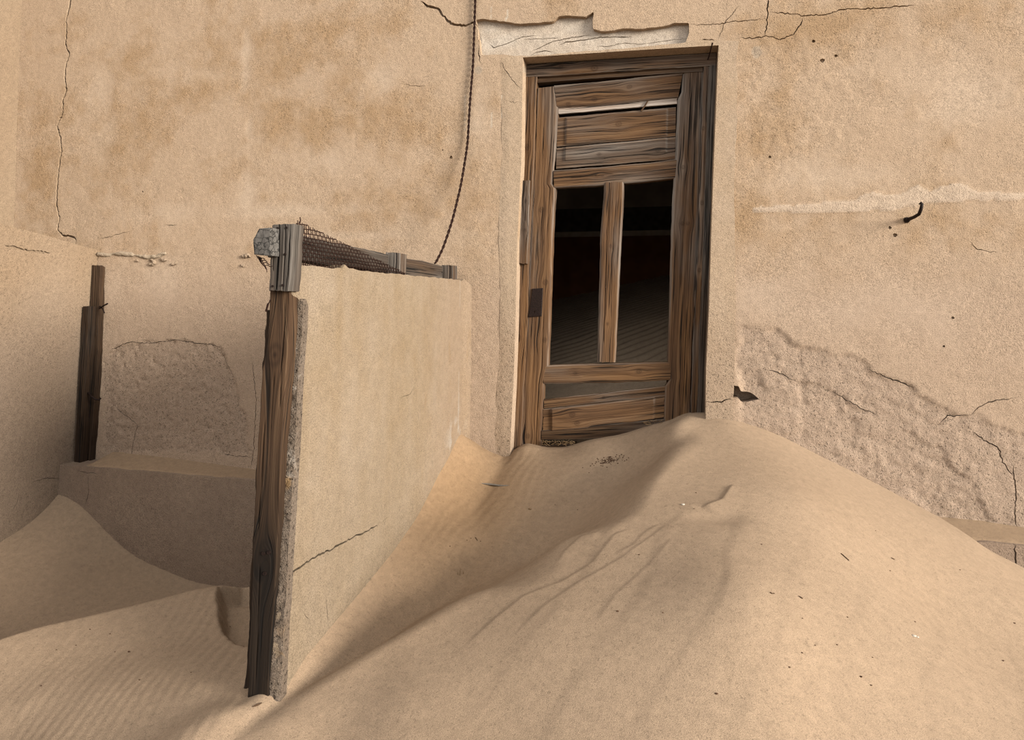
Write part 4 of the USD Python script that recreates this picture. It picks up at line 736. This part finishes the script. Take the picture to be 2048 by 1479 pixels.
# plaster lip and crumbs where an old roof line met the facade
def lump(path_px, rad, seed, Y=-.004):
    P = np.array([onY(a, b, Y) for a, b in path_px]); P = lerp_poly(P, np.linspace(0, 1, 46)); P[:, 2] += .006 * np.sin(np.linspace(0, 11, 46) + seed); rr = rad * (.55 + .9 * (fbm(np.stack([np.linspace(0, 9, 46), np.zeros(46), np.full(46, seed)], 1), 3, seed)))
    v, f = rods([P], rr, 10); v[:, 2] = P[:, 2].mean() + (v[:, 2] - P[:, 2].mean()) * .8; v += .018 * np.stack([f2(v[:, 0], v[:, 2], 55, seed=seed), f2(v[:, 0], v[:, 2], 65, seed=seed + 1), f2(v[:, 0], v[:, 2], 60, seed=seed + 2)], 1); return v, f
def tint_of(v, c): return {'tint': np.tile(c, (len(v), 1)), 'rough': np.full(len(v), .7)}
v, f = lump([(198, 508), (235, 507), (280, 512), (315, 514), (334, 507)], .019, 3, .009); put('mortar_lip', v, f, 'plaster', None, prim=tint_of(v, [.52, .42, .315]), label='pale ragged mortar lip on the facade above the corner post', cat='mortar')
for i, (pts, r, lab) in enumerate((([(303, 516), (309, 526), (301, 531)], .011, 'crumbling mortar lump under the ragged lip'), ([(322, 516), (330, 522)], .012, 'mortar lump at the tip of the ragged lip'), ([(343, 529), (352, 527)], .007, 'small mortar crumb right of the ragged lip'), ([(486, 516), (492, 511), (500, 509)], .012, 'mortar lump on the facade beside the grey rail end'), ([(484, 530), (488, 531)], .006, 'tiny mortar crumb below the rail end'), ([(273, 521), (276, 522)], .006, 'tiny mortar crumb under the middle of the ragged lip'))):
    v, f = lump(pts, r, 10 + i); put('mortar_lump', v, f, 'plaster', None, prim=tint_of(v, [.47, .36, .265]), label=lab, cat='mortar')
v, f = lump([(6, 496), (50, 500), (95, 506)], .007, 23, -.01); v = v.copy()
# ------------------------------------------------------------------ sand lying on the ledge
def ledge_sand(x0, x1, hb, hf, label, seed):
    n, m = int((x1 - x0) / .015), 20; gx, gy = np.meshgrid(np.linspace(x0, x1, n), np.linspace(-.186, .02, m), indexing='ij'); k = (gy + .186) / .2
    e = np.minimum(sstep(gx, x0, x0 + .08), sstep(gx, x1, x1 - .08)) if seed == 1 else np.ones_like(gx)
    zz = PZ - .006 + (hb(gx) * k + hf) * e + .004 * f2(gx, gy, 14, seed=170 + seed) - .012 * (1 - sstep(k, 0, .15))
    v = np.stack([gx, gy, zz], -1).reshape(-1, 3); put('sand_dusting', v, gridf(n, m), 'sand', None, prim={'tint': np.tile([.56, .40, .265], (len(v), 1)), 'rough': np.full(len(v), .6)}, label=label, cat='sand', kind='stuff')
ledge_sand(-3.74, -1.3, lambda x: .05 * sstep(x, -2.2, -3.6) + .006, .006, 'thin drift of sand lying on the ledge beside the corner post', 1)
ledge_sand(1.30, 2.68, lambda x: .03 * sstep(x, 2.0, 1.4) + .008, .008, 'sand lying on the ledge at the right edge below the eroded facade', 2)

# ------------------------------------------------------------------ litter on the sand
def lay(name, label, cat, mat, pts, r, lift=.002, group=None, sides=5):
    P = np.array([sand_hit(a, b) for a, b in pts]); P[:, 2] += lift; put(name, *rods([P], r, sides), mat, None, label=label, cat=cat, group=group)
lay('twig', 'dark thin twig lying on the bright dune at the right', 'twig', 'twig', [(1682, 1107), (1690, 1114), (1698, 1121)], .0018)
lay('twig', 'short brown twig above and right of the dark twig on the dune', 'twig', 'twig', [(1783, 1116), (1789, 1119)], .0016)
lay('twig', 'short curved twig on the dune left of the dark twig', 'twig', 'twig', [(1540, 1185), (1544, 1187), (1549, 1187)], .0014)
lay('twig', 'short twig with a dark tip in the middle of the foreground dune', 'twig', 'twig', [(1597, 1192), (1600, 1194), (1605, 1197)], [.0008, .0012, .0024])
lay('twig', 'tiny twig at the foot of the rippled slope beside the porch wall', 'twig', 'twig', [(951, 1075), (955, 1081)], .0013)
lay('twig', 'dark twig buried in the sand in front of the post foot', 'twig', 'twig', [(505, 1414), (515, 1410), (524, 1406)], [.001, .003, .001])
def stem(px, py, dx, hgt, i, lab):
    p = sand_hit(px, py); put('dry_stem', *rods([[p - [0, 0, .004], p + [dx * .5, 0, hgt * .6], p + [dx, .002, hgt]]], [.0012, .001, .0006], 5), 'straw', None, label=lab, cat='stem', group=None)
stem(920, 1150, .001, .03, 0, 'tallest dry grass stem standing in the hollow beside the porch wall'); stem(916, 1149, -.002, .011, 1, 'short dry stem just left of the tallest grass stem'); stem(927, 1147, -.003, .012, 2, 'short dry stem just right of the tallest grass stem')
P = np.array([sand_hit(a, b) for a, b in ((963, 966), (978, 969), (1000, 971), (1024, 970))]); v, f = rods([P + [0, 0, .001]], [.002, .008, .007, .003], 7); v[:, 2] = P[:, 2].mean() + (v[:, 2] - P[:, 2].mean()) * .6
put('plaster_sliver', v, f, 'grey_chip', None, label='grey sliver of plaster lying on the rippled sand beside the porch wall', cat='plaster chip')
def bit(name, px, py, r, mat, label, cat, seed, group=None, sq=.6):
    p = sand_hit(px, py); m = trimesh.creation.icosphere(1, r); m.vertices *= (1 + .5 * (noise(m.vertices / r * 1.3 + seed * 3.1, seed)[:, None] - .5)); m.vertices *= [1.3, .9, sq]; m.apply_translation(p + [0, 0, r * sq * .55])
    put(name, m.vertices, m.faces, mat, None, label=label, cat=cat, group=group)
bit('shell_chip', 1828, 1272, .006, 'shell', 'white shell chip on the foreground dune at the right', 'shell', 1); bit('shell_chip', 1835, 1274, .004, 'shell', 'smaller white chip touching the shell chip at the right', 'shell', 2)
bit('shell_chip', 1366, 1009, .006, 'shell', 'white chip on the shoulder of the dune below the door', 'shell', 3); bit('shell_chip', 1060, 1018, .006, 'straw', 'straw-coloured chip at the edge of the hollow below the door', 'chip', 4)
seeds = [(1722, 1353, .004), (1433, 1387, .004), (1605, 1236, .0025), (1695, 1234, .003), (1830, 1243, .003), (2029, 1246, .004), (2006, 1321, .004), (1920, 1139, .003), (1780, 1141, .003), (1630, 1290, .0025), (1674, 1289, .003), (1604, 1305, .003), (1579, 1334, .003), (1742, 1370, .003), (1745, 1314, .0025),
         (1523, 1088, .003), (1751, 1061, .0025), (1178, 945, .003), (1110, 1009, .0025), (1155, 1019, .0025), (942, 1076, .003), (934, 1080, .003), (900, 1092, .003), (961, 1082, .003), (1278, 1109, .003), (1235, 1222, .004), (1326, 1225, .0025), (180, 1258, .0035), (220, 1267, .003), (152, 1290, .003), (258, 1303, .005), (279, 1359, .003), (82, 1371, .003), (460, 1253, .003), (113, 1299, .0025), (230, 1303, .0025), (382, 1344, .0025), (1392, 985, .003), (1388, 1017, .003)]
for i, (a, b, r) in enumerate(seeds):
    lab, grp = (('tiny dark seed husk lying on the rippled drift left of the timber post', 'dark seed husks on the drift left of the post') if a < 500 else
                ('tiny dark seed husk lying in the sandy hollow between porch wall and door', 'dark seed husks in the hollow by the porch wall') if a < 1200 else
                ('tiny dark seed husk lying on the shoulder of the dune below the door', 'dark seed husks on the dune shoulder') if b < 1100 else
                ('tiny dark seed husk lying low on the broad foreground dune', 'dark seed husks on the foreground dune'))
    bit('seed_husk', a, b, r * .8, 'seed', lab, 'seed', 20 + i, grp)
rs = np.random.RandomState(4); crumbs = []
for i in range(120):
    a, b = 1215 + rs.randn() * 13, 921 + rs.randn() * 5; a -= (b - 921) * 1.5
    p = sand_hit(a, b); m = trimesh.creation.icosphere(0, .0018 + .0016 * rs.rand()); m.apply_translation(p + [0, 0, .001]); crumbs.append((m.vertices, m.faces))
put('bark_litter', *joined(crumbs), 'seed', None, label='dark crumbs of bark in a small patch on the sand below the door', cat='litter', kind='stuff')
st = []
for i in range(90):
    px = rs.uniform(1086, 1150) if i < 70 else rs.uniform(1290, 1326); py = rs.uniform(881, 889) if i < 70 else 846 - (px - 1290) * .2 + rs.randn() * 2
    p = onY(px, py, DY - .012 - .02 * rs.rand()); d = rs.randn(3) * [.008, .004, .004]; st.append(rods([[p - d, p, p + d]], .0009 + .0008 * rs.rand(), 4))
put('straw_litter', *joined(st), 'straw', None, label='dry straw and splinters caught under the door panel', cat='litter', kind='stuff')
